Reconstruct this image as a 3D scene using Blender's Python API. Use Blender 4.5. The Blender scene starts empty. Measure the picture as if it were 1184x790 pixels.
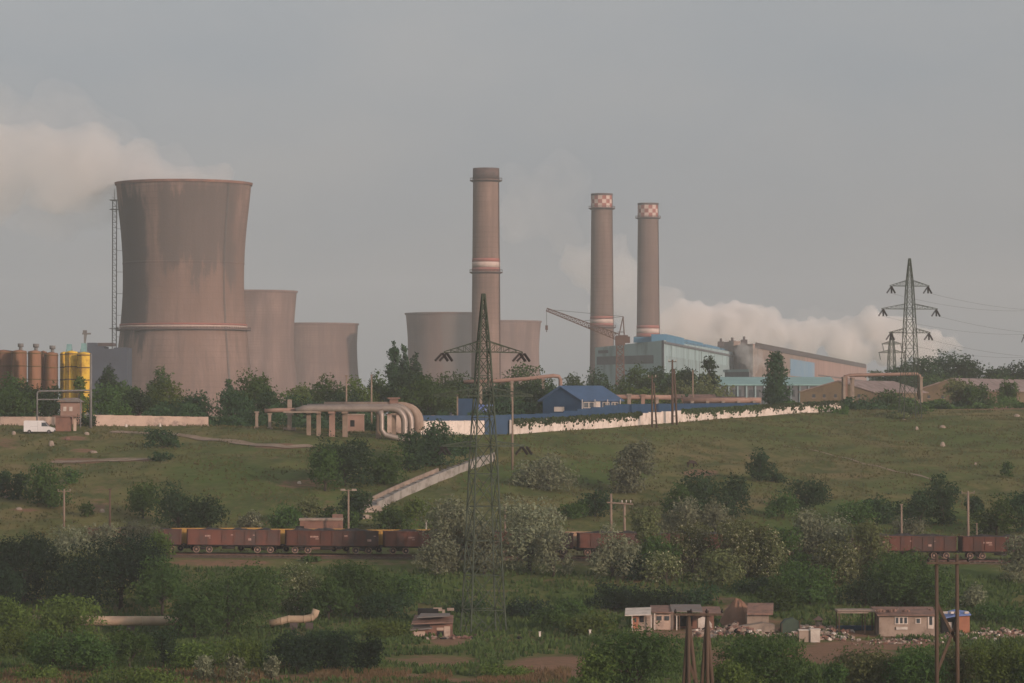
import bpy, math, random
import numpy as np
from mathutils import Vector, Matrix

random.seed(7)
S = bpy.context.scene
COL = S.collection
PI = math.pi
F = 4144.0                       # focal length in photo pixels (photo 1184 x 790)
PITCH = math.atan(83.0 / F)
CP, SP = math.cos(PITCH), math.sin(PITCH)

# ------------------------------------------------------------------ photo <-> world
def ray(u, y):
    a, b = (u - 592.0) / F, (395.0 - y) / F
    return Vector((a, CP - b * SP, SP + b * CP))

def at(u, y, d):
    r = ray(u, y)
    return r * (d / r.y)

def mpp(d):                      # metres per photo pixel at distance d
    return d / F

# ------------------------------------------------------------------ terrain heights
CREST = [(-600, 650, 490), (0, 650, 492.5), (250, 648, 493.5), (330, 640, 497), (450, 640, 503), (590, 650, 502.5),
         (745, 700, 491.5), (860, 745, 482), (970, 790, 474.8), (1184, 810, 472.5), (1900, 820, 471)]
CU = np.array([c[0] for c in CREST], float)
CD = np.array([c[1] for c in CREST], float)
CZ = np.array([at(592, c[2], c[1]).z for c in CREST])
NEAR_D = np.array([-400, -150, 0, 20, 150, 240, 300, 345, 405, 436, 455, 490, 494], float)
NEAR_Z = np.array([-1, -1.5, -1.9, -4, -15, -22, -25.4, -26.8, -26.9, -26.6, -25.4, -20.5, -20.05], float)

def bumps(X, Y):
    return (0.35 * np.sin(X * 0.071 + 1.3) * np.cos(Y * 0.058) + 0.22 * np.sin(X * 0.163 + Y * 0.11 + 2.0)
            + 0.12 * np.sin(X * 0.37 - Y * 0.29))

def H(X, Y):
    X = np.asarray(X, float); Y = np.asarray(Y, float)
    u = 592 + F * X / np.maximum(Y, 320.0)
    dc = np.interp(u, CU, CD); zc = np.interp(u, CU, CZ)
    tilt = -1.45 * np.clip((u - 217) / 943.0, -0.4, 1.3)          # the track bench drops a little to the right
    w = np.clip((Y - 440) / 50.0, 0, 1)
    near = np.interp(Y, NEAR_D, NEAR_Z) + tilt * w
    zt = -20.0 + tilt
    t = np.clip((Y - 516.0) / (dc - 516.0), 0, 1)
    mid = zt + (zc - zt) * (t + 0.07 * np.sin(PI * t))
    plat = zc + np.clip((Y - dc) * 0.004, 0, 1.2)
    z = np.where(Y < 494, near, np.where(Y < 516, zt - 0.05, np.where(Y < dc, mid, plat)))
    damp = np.clip(np.minimum(np.abs(Y - 490) / 20.0, np.abs(Y - 520) / 25.0), 0, 1) * np.where((Y > 488) & (Y < 520), 0, 1)
    damp = damp * np.clip((Y - 200) / 100.0, 0, 1) * np.where(Y > dc - 15, np.where(Y > dc, 0.15, 0.3), 1)
    return z + bumps(X, Y) * damp

def gz(x, y):
    return float(H(x, y))

def hit(u, y, d0=300.0, d1=1000.0):
    r = ray(u, y)
    d = np.arange(d0, d1, 0.5)
    k = d / r.y
    below = (r.z * k) <= H(r.x * k, d)
    i = int(np.argmax(below)) if below.any() else len(d) - 1
    x = r.x * k[i]
    return Vector((x, d[i], gz(x, d[i])))

def ground_at(u, d):
    x = (u - 592) / F * d
    return Vector((x, d, gz(x, d)))

# ------------------------------------------------------------------ materials
def nt_new(name):
    m = bpy.data.materials.new(name); m.use_nodes = True
    nt = m.node_tree; nt.nodes.clear()
    out = nt.nodes.new('ShaderNodeOutputMaterial')
    return m, nt, out

def N(nt, t, **kw):
    n = nt.nodes.new(t)
    for k, v in kw.items():
        if k in n.inputs.keys(): n.inputs[k].default_value = v
        else: setattr(n, k, v)
    return n

def rgb(c): return (c[0], c[1], c[2], 1.0)

def mixc(nt, fac, a, b, mode='MIX'):
    n = nt.nodes.new('ShaderNodeMix'); n.data_type = 'RGBA'; n.blend_type = mode
    for sock, v in ((n.inputs[0], fac), (n.inputs[6], a), (n.inputs[7], b)):
        if hasattr(v, 'is_linked'): nt.links.new(v, sock)
        elif isinstance(v, (int, float)): sock.default_value = v
        else: sock.default_value = rgb(v)
    return n.outputs[2]

def noise(nt, co, scale, detail=4, rough=0.55, stretch=None):
    if stretch:
        mp = N(nt, 'ShaderNodeMapping'); mp.inputs['Scale'].default_value = stretch
        nt.links.new(co, mp.inputs['Vector']); co = mp.outputs[0]
    n = N(nt, 'ShaderNodeTexNoise', Scale=scale, Detail=detail, Roughness=rough)
    nt.links.new(co, n.inputs['Vector'])
    return n.outputs[0]

def ramp(nt, val, lo, hi):
    r = N(nt, 'ShaderNodeMapRange'); r.inputs[1].default_value = lo; r.inputs[2].default_value = hi
    r.clamp = True
    nt.links.new(val, r.inputs[0]); return r.outputs[0]

def math_(nt, op, a, b=None):
    n = nt.nodes.new('ShaderNodeMath'); n.operation = op
    for i, v in enumerate((a, b)):
        if v is None: continue
        if hasattr(v, 'is_linked'): nt.links.new(v, n.inputs[i])
        else: n.inputs[i].default_value = v
    return n.outputs[0]

def pmat(name, c1, c2=None, scale=0.6, rough=0.85, stretch=None, dirt=None, dirt_scale=0.25, bump=0.0, metal=0.0, spec=0.2, lo=0.35, hi=0.65, vary=0.0):
    m, nt, out = nt_new(name)
    b = N(nt, 'ShaderNodeBsdfPrincipled'); nt.links.new(b.outputs[0], out.inputs[0])
    b.inputs['Roughness'].default_value = rough; b.inputs['Metallic'].default_value = metal
    b.inputs['Specular IOR Level'].default_value = spec
    tc = N(nt, 'ShaderNodeTexCoord').outputs['Object']
    c2 = c2 or tuple(x * 0.72 for x in c1)
    f1 = ramp(nt, noise(nt, tc, scale, 5, 0.6, stretch), lo, hi)
    col = mixc(nt, f1, c1, c2)
    if dirt:
        f2 = ramp(nt, noise(nt, tc, dirt_scale, 6, 0.65, stretch), 0.5, 0.68)
        col = mixc(nt, f2, col, dirt)
    if vary:
        oi = N(nt, 'ShaderNodeObjectInfo')
        v = math_(nt, 'ADD', math_(nt, 'MULTIPLY', oi.outputs['Random'], vary), 1 - vary / 2)
        hs = N(nt, 'ShaderNodeHueSaturation'); nt.links.new(v, hs.inputs['Value']); nt.links.new(col, hs.inputs['Color']); col = hs.outputs[0]
    nt.links.new(col, b.inputs['Base Color'])
    if bump:
        bn = N(nt, 'ShaderNodeBump', Strength=bump, Distance=0.1)
        nt.links.new(noise(nt, tc, scale * 6, 4), bn.inputs['Height']); nt.links.new(bn.outputs[0], b.inputs['Normal'])
    return m

def leafmat(name, c1, c2, c3, trans=0.3, scale=0.55):
    m, nt, out = nt_new(name)
    tc = N(nt, 'ShaderNodeTexCoord').outputs['Object']
    oi = N(nt, 'ShaderNodeObjectInfo')
    col = mixc(nt, ramp(nt, noise(nt, tc, scale, 3), 0.35, 0.65), c1, c2)
    col = mixc(nt, ramp(nt, noise(nt, tc, scale * 5.5, 2), 0.45, 0.75), col, c3)
    hs = N(nt, 'ShaderNodeHueSaturation')
    nt.links.new(math_(nt, 'ADD', math_(nt, 'MULTIPLY', oi.outputs['Random'], 0.028), 0.488), hs.inputs['Hue'])
    nt.links.new(math_(nt, 'ADD', math_(nt, 'MULTIPLY', oi.outputs['Random'], 0.6), 0.72), hs.inputs['Value'])
    nt.links.new(col, hs.inputs['Color'])
    d = N(nt, 'ShaderNodeBsdfDiffuse'); t = N(nt, 'ShaderNodeBsdfTranslucent')
    nt.links.new(hs.outputs[0], d.inputs[0]); nt.links.new(hs.outputs[0], t.inputs[0])
    mx = N(nt, 'ShaderNodeMixShader'); mx.inputs[0].default_value = trans
    nt.links.new(d.outputs[0], mx.inputs[1]); nt.links.new(t.outputs[0], mx.inputs[2])
    nt.links.new(mx.outputs[0], out.inputs[0])
    return m

def concrete_tower(name, base, dark, top_z, seed, sector=None, stain=0.6, lift=1.6):
    """weathered shell: vertical rain streaks, pour lines, soot towards the mouth, and (sector) darker panels, each with its own outline"""
    m, nt, out = nt_new(name)
    b = N(nt, 'ShaderNodeBsdfPrincipled', Roughness=0.92); b.inputs['Specular IOR Level'].default_value = 0.1
    nt.links.new(b.outputs[0], out.inputs[0])
    co = N(nt, 'ShaderNodeTexCoord').outputs['Object']
    mp = N(nt, 'ShaderNodeMapping'); mp.inputs['Location'].default_value = (seed * 37.0, seed * 11.0, 0); nt.links.new(co, mp.inputs[0])
    c = mp.outputs[0]
    sep = N(nt, 'ShaderNodeSeparateXYZ'); nt.links.new(co, sep.inputs[0])
    col = mixc(nt, ramp(nt, noise(nt, c, 0.035, 4), 0.38, 0.62), base, tuple(x * 0.74 for x in base))
    streak = ramp(nt, noise(nt, c, 0.22, 6, 0.7, (1, 1, 0.05)), 0.45, 0.66)
    col = mixc(nt, math_(nt, 'MULTIPLY', streak, 0.75), col, dark)
    fine = ramp(nt, noise(nt, c, 0.9, 4, 0.6, (1, 1, 0.12)), 0.4, 0.75)
    col = mixc(nt, math_(nt, 'MULTIPLY', fine, 0.5), col, tuple(x * 0.5 for x in base))
    band = ramp(nt, noise(nt, c, 0.05, 5, 0.6, (.35, .35, 3.0)), .5, .66)
    col = mixc(nt, math_(nt, 'MULTIPLY', band, .4), col, tuple(x * 0.55 for x in base))
    big = ramp(nt, noise(nt, c, 0.09, 4, 0.6, (1, 1, 0.06)), 0.5, 0.6)
    col = mixc(nt, math_(nt, 'MULTIPLY', big, 0.5), col, tuple(x * 0.6 for x in base))
    # pour lines
    w = math_(nt, 'FRACT', math_(nt, 'DIVIDE', sep.outputs['Z'], lift))
    ln = math_(nt, 'LESS_THAN', w, 0.16)
    col = mixc(nt, math_(nt, 'MULTIPLY', math_(nt, 'MULTIPLY', ln, ramp(nt, noise(nt, c, 0.06, 4), .36, .58)), 0.42), col, tuple(x * 0.45 for x in base))
    # soot below the mouth, ragged lower edge
    tn = math_(nt, 'ADD', sep.outputs['Z'], math_(nt, 'MULTIPLY', math_(nt, 'SUBTRACT', noise(nt, c, 0.16, 6, 0.68, (1, 1, 0.07)), .5), top_z * 2.0))
    soot = ramp(nt, tn, top_z * 0.82, top_z * 1.2)
    col = mixc(nt, math_(nt, 'MULTIPLY', soot, stain), col, dark)
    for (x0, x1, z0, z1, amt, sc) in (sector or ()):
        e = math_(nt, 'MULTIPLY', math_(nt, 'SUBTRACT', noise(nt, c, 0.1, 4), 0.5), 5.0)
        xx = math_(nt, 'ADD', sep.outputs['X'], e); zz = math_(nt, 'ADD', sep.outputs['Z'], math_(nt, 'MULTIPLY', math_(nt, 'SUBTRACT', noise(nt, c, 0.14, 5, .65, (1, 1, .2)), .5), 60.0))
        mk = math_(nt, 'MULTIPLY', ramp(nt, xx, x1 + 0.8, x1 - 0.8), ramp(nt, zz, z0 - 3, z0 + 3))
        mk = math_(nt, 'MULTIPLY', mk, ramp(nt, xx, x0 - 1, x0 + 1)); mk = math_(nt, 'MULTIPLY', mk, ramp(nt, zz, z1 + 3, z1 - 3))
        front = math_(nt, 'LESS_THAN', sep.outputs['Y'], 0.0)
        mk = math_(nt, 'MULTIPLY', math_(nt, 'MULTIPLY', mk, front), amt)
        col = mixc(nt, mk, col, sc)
    nt.links.new(col, b.inputs['Base Color'])
    bn = N(nt, 'ShaderNodeBump', Strength=0.3, Distance=0.3)
    nt.links.new(noise(nt, c, 1.2, 5), bn.inputs['Height']); nt.links.new(bn.outputs[0], b.inputs['Normal'])
    return m

# ------------------------------------------------------------------ mesh builder
class MB:
    def __init__(s): s.v = []; s.f = []; s.mi = []; s.sm = []
    def add(s, verts, faces, mi=0, smooth=False):
        o = len(s.v); s.v += [tuple(p) for p in verts]
        for q in faces: s.f.append([i + o for i in q]); s.mi.append(mi); s.sm.append(smooth)
        return s
    def box(s, c, size, rz=0, mi=0, taper=1.0):
        x, y, z = size[0] / 2, size[1] / 2, size[2] / 2
        cr, sr = math.cos(rz), math.sin(rz); vs = []
        for k, (a, b, d) in enumerate([(-1, -1, -1), (1, -1, -1), (1, 1, -1), (-1, 1, -1), (-1, -1, 1), (1, -1, 1), (1, 1, 1), (-1, 1, 1)]):
            t = taper if d > 0 else 1
            px, py = a * x * t, b * y * t
            vs.append((c[0] + px * cr - py * sr, c[1] + px * sr + py * cr, c[2] + d * z))
        return s.add(vs, [(0, 3, 2, 1), (4, 5, 6, 7), (0, 1, 5, 4), (1, 2, 6, 5), (2, 3, 7, 6), (3, 0, 4, 7)], mi)
    def bar(s, p, q, w, h=None, mi=0):
        p, q = Vector(p), Vector(q); h = h or w
        d = (q - p).normalized(); up = Vector((0, 0, 1)) if abs(d.z) < 0.95 else Vector((0, 1, 0))
        a = d.cross(up).normalized() * w / 2; b = a.cross(d).normalized() * h / 2
        vs = [p - a - b, p + a - b, p + a + b, p - a + b, q - a - b, q + a - b, q + a + b, q - a + b]
        return s.add(vs, [(0, 1, 2, 3), (7, 6, 5, 4), (0, 4, 5, 1), (1, 5, 6, 2), (2, 6, 7, 3), (3, 7, 4, 0)], mi)
    def tube(s, pts, rad, n=8, mi=0, cap=True, smooth=True):
        pts = [Vector(p) for p in pts]
        if not hasattr(rad, '__len__'): rad = [rad] * len(pts)
        rings = []; prev = None
        for i, p in enumerate(pts):
            d = (pts[min(i + 1, len(pts) - 1)] - pts[max(i - 1, 0)]).normalized()
            if prev is None:
                up = Vector((0, 0, 1)) if abs(d.z) < 0.9 else Vector((0, 1, 0)); a = d.cross(up).normalized()
            else: a = (prev - d * prev.dot(d)).normalized()
            prev = a; b = d.cross(a)
            rings.append([p + (a * math.cos(2 * PI * k / n) + b * math.sin(2 * PI * k / n)) * rad[i] for k in range(n)])
        vs = [v for r in rings for v in r]; fs = []
        for i in range(len(pts) - 1):
            for k in range(n): fs.append((i * n + k, i * n + (k + 1) % n, (i + 1) * n + (k + 1) % n, (i + 1) * n + k))
        s.add(vs, fs, mi, smooth)
        if cap:
            o = len(s.v) - len(vs)
            s.f.append([o + k for k in reversed(range(n))]); s.mi.append(mi); s.sm.append(False)
            s.f.append([o + (len(pts) - 1) * n + k for k in range(n)]); s.mi.append(mi); s.sm.append(False)
        return s
    def lathe(s, prof, n=64, c=(0, 0, 0), mi=0, smooth=True, mifun=None):
        vs = [(c[0] + r * math.cos(2 * PI * k / n), c[1] + r * math.sin(2 * PI * k / n), c[2] + z) for r, z in prof for k in range(n)]
        for i in range(len(prof) - 1): pass
        fs = []; o = len(s.v); s.v += vs
        for i in range(len(prof) - 1):
            for k in range(n):
                s.f.append([o + i * n + k, o + i * n + (k + 1) % n, o + (i + 1) * n + (k + 1) % n, o + (i + 1) * n + k])
                s.mi.append(mifun(i, k) if mifun else mi); s.sm.append(smooth)
        return s
    def prism(s, poly, y0, y1, mi=0, axis='y'):
        """poly in (x, z), extruded along y"""
        n = len(poly)
        if axis == 'y': vs = [(x, y0, z) for x, z in poly] + [(x, y1, z) for x, z in poly]
        elif axis == 'x': vs = [(y0, x, z) for x, z in poly] + [(y1, x, z) for x, z in poly]
        else: vs = [(x, z, y0) for x, z in poly] + [(x, z, y1) for x, z in poly]
        fs = [list(range(n)), list(reversed(range(n, 2 * n)))] + [[i, i + n, (i + 1) % n + n, (i + 1) % n] for i in range(n)]
        return s.add(vs, fs, mi)
    def build(s, name, mat, parent=None, loc=None, rz=0):
        me = bpy.data.meshes.new(name); me.from_pydata(s.v, [], s.f)
        mats = mat if isinstance(mat, (list, tuple)) else [mat]
        for m in mats: me.materials.append(m)
        me.polygons.foreach_set('material_index', s.mi); me.polygons.foreach_set('use_smooth', s.sm)
        import bmesh
        bm = bmesh.new(); bm.from_mesh(me); bmesh.ops.recalc_face_normals(bm, faces=bm.faces); bm.to_mesh(me); bm.free()
        me.update()
        o = bpy.data.objects.new(name, me); COL.objects.link(o)
        if parent: o.parent = parent
        if loc is not None: o.location = loc
        o.rotation_euler.z = rz
        return o

def mesh_np(name, V, Q, mats, mi=None):
    me = bpy.data.meshes.new(name)
    n, k = Q.shape
    me.vertices.add(len(V)); me.vertices.foreach_set('co', np.ascontiguousarray(V, dtype=np.float32).ravel())
    me.loops.add(n * k); me.loops.foreach_set('vertex_index', Q.astype(np.int32).ravel())
    me.polygons.add(n); me.polygons.foreach_set('loop_start', np.arange(0, n * k, k, dtype=np.int32))
    if mi is not None: me.polygons.foreach_set('material_index', np.asarray(mi, dtype=np.int32))
    for m in mats: me.materials.append(m)
    me.update(calc_edges=True); me.validate()
    return me

def tag(o, label=None, cat=None, group=None, kind=None):
    if label: o['label'] = label
    if cat: o['category'] = cat
    if group: o['group'] = group
    if kind: o['kind'] = kind
    return o

def thing(name, label, cat, loc=(0, 0, 0), rz=0, group=None):
    o = bpy.data.objects.new(name, None); COL.objects.link(o)
    o.location = loc; o.rotation_euler.z = rz; o.empty_display_size = 0.5
    return tag(o, label, cat, group)

def dup(root, loc, rz=None, label=None, group=None, scale=None):
    r = root.copy(); COL.objects.link(r); r.location = loc
    if rz is not None: r.rotation_euler.z = rz
    if scale is not None: r.scale = scale
    if label: r['label'] = label
    if group: r['group'] = group
    def rec(src, dst):
        for ch in src.children:
            c = ch.copy(); COL.objects.link(c); c.parent = dst; rec(ch, c)
    rec(root, r)
    return r

# ------------------------------------------------------------------ palette
M = {}
M['grass'] = None
M['rust_red'] = pmat('rust_red_paint', (0.145, 0.058, 0.043), (0.095, 0.043, 0.034), 0.5, dirt=(0.07, 0.05, 0.045), dirt_scale=0.5, stretch=(1, 1, .35), vary=0.6)
M['yellow'] = pmat('ochre_wagon_paint', (0.46, 0.27, 0.075), (0.36, 0.2, 0.06), 0.5, dirt=(0.3, 0.17, 0.08))
M['beige'] = pmat('beige_wagon_paint', (0.42, 0.27, 0.17), (0.34, 0.21, 0.14), 0.5, dirt=(0.22, 0.15, 0.11))
M['under'] = pmat('underframe_steel', (0.045, 0.035, 0.032), (0.03, 0.026, 0.025), 1.0)
M['wheel'] = pmat('wheel_steel', (0.06, 0.04, 0.035), (0.04, 0.03, 0.028), 2)
M['rim'] = pmat('worn_wheel_rim', (0.34, 0.22, 0.17), (0.22, 0.14, 0.11), 3)
M['coal'] = pmat('coal_load', (0.05, 0.042, 0.042), (0.03, 0.027, 0.027), 1.2, bump=0.6)
M['mark'] = pmat('faded_stencil_paint', (0.42, 0.28, 0.23), (0.28, 0.15, 0.12), 3)
M['ballast'] = pmat('ballast', (0.11, 0.075, 0.05), (0.075, 0.06, 0.045), 0.4, dirt=(0.075, 0.07, 0.03), dirt_scale=0.15, bump=0.6)
M['rail'] = pmat('rail_steel', (0.14, 0.08, 0.06), (0.1, 0.06, 0.05), 1)
M['sleeper'] = pmat('sleeper', (0.12, 0.1, 0.085), (0.09, 0.075, 0.06), 1)
M['white_wall'] = pmat('whitewash', (0.74, 0.62, 0.54), (0.6, 0.5, 0.43), 0.5, dirt=(0.42, 0.33, 0.27), dirt_scale=0.9, stretch=(1, 1, .5))
M['pale_wall'] = pmat('pale_concrete_panels', (0.52, 0.38, 0.30), (0.42, 0.3, 0.24), 0.35, dirt=(0.26, 0.19, 0.16), dirt_scale=0.6)
M['blue'] = pmat('blue_sheet', (0.03, 0.066, 0.125), (0.024, 0.052, 0.1), 0.4, rough=0.6, dirt=(0.03, 0.07, 0.13))
M['blue_roof'] = pmat('blue_roof_sheet', (0.06, 0.108, 0.195), (0.05, 0.088, 0.155), 0.4, rough=0.55)
M['teal'] = pmat('teal_cladding', (0.36, 0.46, 0.46), (0.3, 0.39, 0.395), 0.06, dirt=(0.15, 0.2, 0.2), dirt_scale=0.1, stretch=(1, 1, .3))
M['teal_dark'] = pmat('weathered_teal_cladding', (0.30, 0.385, 0.39), (0.25, 0.32, 0.325), 0.06, dirt=(0.09, 0.11, 0.1), dirt_scale=0.1, stretch=(1, 1, .3))
M['teal_roof'] = pmat('pale_teal_roof', (0.28, 0.44, 0.42), (0.22, 0.35, 0.33), 0.1)
M['monitor'] = pmat('blue_roof_monitor', (0.11, 0.25, 0.36), (0.08, 0.19, 0.29), 0.15)
M['greyband'] = pmat('grey_glazing_band', (0.15, 0.15, 0.155), (0.11, 0.11, 0.115), 0.15)
M['brown_hall'] = pmat('pink_brown_hall', (0.38, 0.235, 0.19), (0.31, 0.19, 0.155), 0.05, dirt=(0.27, 0.15, 0.12), dirt_scale=0.08, stretch=(1, 1, .3))
M['brown_end'] = pmat('brown_end_wall', (0.3, 0.21, 0.165), (0.24, 0.165, 0.13), 0.06, dirt=(0.16, 0.12, 0.1), dirt_scale=0.1)
M['hall_blue'] = pmat('blue_wall_panel', (0.14, 0.27, 0.40), (0.22, 0.31, 0.38), 0.06)
M['darkroof'] = pmat('dark_parapet', (0.10, 0.075, 0.07), (0.07, 0.055, 0.05), 0.2)
M['brown_shed'] = pmat('brown_plaster', (0.17, 0.125, 0.075), (0.13, 0.095, 0.06), 0.2, dirt=(0.09, 0.07, 0.05))
M['pink_roof'] = pmat('pinkish_fibre_roof', (0.30, 0.23, 0.21), (0.23, 0.17, 0.155), 0.3, dirt=(0.15, 0.12, 0.1), dirt_scale=.4)
M['dark'] = pmat('dark_opening', (0.018, 0.017, 0.018), (0.012, 0.012, 0.013), 1)
M['glass'] = pmat('dusty_glass', (0.07, 0.08, 0.09), (0.05, 0.055, 0.06), 1, rough=0.25, spec=0.5)
M['coalbunker'] = pmat('dark_slate_sheet', (0.065, 0.075, 0.10), (0.05, 0.055, 0.07), 0.1)
M['rust_silo'] = pmat('rusty_silo', (0.24, 0.12, 0.07), (0.16, 0.085, 0.055), 0.25, dirt=(0.09, 0.06, 0.045), dirt_scale=.4, stretch=(1, 1, .3), vary=.5)
M['silo_yellow'] = pmat('yellow_silo', (0.72, 0.46, 0.06), (0.62, 0.38, 0.05), 0.3, dirt=(0.4, 0.22, 0.05), dirt_scale=.4)
M['silo_band'] = pmat('silo_band', (0.16, 0.10, 0.04), (0.11, 0.07, 0.03), 0.6)
M['galv'] = pmat('grey_galvanised', (0.2, 0.19, 0.18), (0.15, 0.14, 0.135), 0.8)
M['tealkit'] = pmat('pale_teal_plant', (0.22, 0.36, 0.35), (0.17, 0.28, 0.28), 0.6)
M['pylon'] = pmat('green_grey_pylon_steel', (0.065, 0.08, 0.055), (0.045, 0.055, 0.04), 0.4)
M['insul'] = pmat('brown_insulator', (0.04, 0.03, 0.028), (0.03, 0.025, 0.024), 2, rough=.5)
M['wire'] = pmat('wire', (0.12, 0.115, 0.11), (0.09, 0.085, 0.08), 1)
M['wood'] = pmat('weathered_pole_wood', (0.115, 0.074, 0.052), (0.08, 0.053, 0.038), 1.0, stretch=(3, 3, .2))
M['conc_pole'] = pmat('concrete_pole', (0.27, 0.195, 0.145), (0.2, 0.145, 0.11), 0.8)
M['concrete'] = pmat('old_concrete', (0.33, 0.25, 0.195), (0.25, 0.19, 0.15), 0.4, dirt=(0.17, 0.135, 0.11), dirt_scale=.6)
M['chute'] = pmat('grey_concrete_trough', (0.36, 0.32, 0.285), (0.27, 0.24, 0.21), 0.5, dirt=(0.15, 0.13, 0.11), dirt_scale=.5)
M['lagging'] = pmat('tan_pipe_lagging', (0.36, 0.26, 0.195), (0.27, 0.19, 0.145), 0.4, rough=.6, dirt=(0.2, 0.14, 0.11), dirt_scale=.6)
M['lag_shiny'] = pmat('grey_pipe_sheathing', (0.36, 0.29, 0.245), (0.26, 0.21, 0.18), 0.6, rough=.45, metal=.3)
M['pinkpipe'] = pmat('pinkish_old_pipe', (0.33, 0.205, 0.16), (0.25, 0.155, 0.12), 0.4)
M['creampipe'] = pmat('cream_pipe', (0.46, 0.335, 0.23), (0.36, 0.26, 0.175), 0.4, dirt=(0.35, 0.24, 0.18))
M['brick'] = pmat('dull_brick', (0.25, 0.13, 0.095), (0.19, 0.10, 0.075), 0.5, dirt=(0.13, 0.08, 0.065), dirt_scale=.8)
M['orange'] = pmat('orange_brick', (0.40, 0.165, 0.095), (0.30, 0.125, 0.08), 0.8, dirt=(0.25, 0.11, 0.07))
M['plaster'] = pmat('grey_pink_plaster', (0.36, 0.27, 0.215), (0.29, 0.215, 0.17), 0.6, dirt=(0.2, 0.145, 0.115), dirt_scale=.8)
M['tile'] = pmat('old_roof_tile', (0.26, 0.15, 0.115), (0.19, 0.115, 0.09), 0.8, dirt=(0.13, 0.085, 0.07), dirt_scale=1)
M['greyroof'] = pmat('grey_fibre_roof', (0.21, 0.18, 0.165), (0.15, 0.13, 0.12), 0.7, dirt=(0.24, 0.15, 0.11), dirt_scale=.7)
M['white'] = pmat('dirty_white', (0.62, 0.54, 0.47), (0.5, 0.43, 0.37), 0.7, dirt=(0.42, 0.34, 0.29), dirt_scale=1.1)
M['van'] = pmat('white_van_paint', (0.72, 0.68, 0.66), (0.64, 0.6, 0.58), 0.5, rough=.4, spec=.4)
M['tyre'] = pmat('tyre_rubber', (0.02, 0.02, 0.02), (0.03, 0.03, 0.03), 2)
M['green_tarp'] = pmat('green_tarpaulin', (0.06, 0.085, 0.06), (0.045, 0.06, 0.045), 0.8)
M['blue_tarp'] = pmat('blue_tarpaulin', (0.10, 0.16, 0.42), (0.2, 0.26, 0.46), 1.2, rough=.5)
M['soil'] = pmat('bare_earth', (0.24, 0.13, 0.085), (0.18, 0.1, 0.065), 0.6, bump=.5)
M['track'] = pmat('dusty_track', (0.33, 0.24, 0.175), (0.24, 0.17, 0.12), 0.5, dirt=(0.14, 0.11, 0.06), dirt_scale=.3)
M['crane'] = pmat('rusty_crane_steel', (0.13, 0.08, 0.065), (0.1, 0.062, 0.05), 0.5)
M['rust_band'] = pmat('faded_red_paint', (0.34, 0.12, 0.095), (0.26, 0.105, 0.085), 0.3)
M['white_band'] = pmat('faded_white_paint', (0.56, 0.42, 0.36), (0.45, 0.33, 0.28), 0.3)
M['soot'] = pmat('soot_band', (0.13, 0.085, 0.075), (0.075, 0.06, 0.055), 0.3)
M['stone'] = pmat('pale_stone', (0.36, 0.28, 0.225), (0.27, 0.21, 0.17), 1.2)
M['bark'] = pmat('bark', (0.075, 0.058, 0.045), (0.05, 0.04, 0.032), 1.5, stretch=(1, 1, .3))
M['hide'] = pmat('dark_brown_coat', (0.035, 0.022, 0.018), (0.05, 0.03, 0.024), 2)
M['rubble'] = [M['white'], M['concrete'], M['tile'], M['brick'], M['plaster'], M['dark']]
L = {
 'broad': leafmat('dark_broadleaf', (0.042, 0.079, 0.022), (0.064, 0.112, 0.03), (0.09, 0.14, 0.042)),
 'deep': leafmat('deep_green_leaf', (0.027, 0.055, 0.026), (0.041, 0.077, 0.033), (0.06, 0.1, 0.042)),
 'dark': leafmat('dark_blue_green_leaf', (0.016, 0.032, 0.019), (0.024, 0.043, 0.023), (0.034, 0.058, 0.028)),
 'bright': leafmat('fresh_green_leaf', (0.08, 0.12, 0.026), (0.11, 0.158, 0.035), (0.138, 0.182, 0.052)),
 'silver': leafmat('silver_grey_leaf', (0.14, 0.155, 0.09), (0.2, 0.212, 0.128), (0.31, 0.31, 0.205)),
 'olive': leafmat('olive_leaf', (0.088, 0.108, 0.04), (0.128, 0.148, 0.057), (0.225, 0.222, 0.112)),
 'blossom': leafmat('cream_blossom', (0.44, 0.42, 0.28), (0.36, 0.345, 0.21), (0.52, 0.49, 0.34)),
 'ivy': leafmat('ivy_leaf', (0.042, 0.066, 0.028), (0.06, 0.085, 0.035), (0.08, 0.09, 0.045)),
 'grass': leafmat('meadow_blade', (0.105, 0.108, 0.042), (0.135, 0.125, 0.052), (0.165, 0.135, 0.068), scale=.03),
 'dry': leafmat('dry_grass_blade', (0.24, 0.15, 0.085), (0.2, 0.135, 0.075), (0.15, 0.125, 0.06), scale=.08),
 'weed': leafmat('weed_leaf', (0.054, 0.084, 0.026), (0.078, 0.112, 0.035), (0.105, 0.132, 0.048), scale=.1),
}
STEAM = True
# ------------------------------------------------------------------ camera, light, world
cam = bpy.data.cameras.new('camera'); camo = bpy.data.objects.new('camera', cam); COL.objects.link(camo)
cam.sensor_width = 36.0; cam.lens = F / 1184.0 * 36.0
cam.clip_start = 1.0; cam.clip_end = 20000
camo.rotation_euler = (PI / 2 + PITCH, 0, 0)
S.camera = camo

SUN_EL, SUN_AZ = math.radians(13), math.radians(138)      # azimuth clockwise from +Y (view direction)
sd = Vector((math.sin(SUN_AZ) * math.cos(SUN_EL), math.cos(SUN_AZ) * math.cos(SUN_EL), math.sin(SUN_EL)))
sl = bpy.data.lights.new('sun', 'SUN'); sl.energy = 2.1; sl.angle = math.radians(2.0); sl.color = (1.0, 0.72, 0.56)
so = bpy.data.objects.new('sun', sl); COL.objects.link(so)
so.rotation_euler = (-sd).to_track_quat('-Z', 'Y').to_euler()
so.location = (200, -200, 300)

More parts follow.
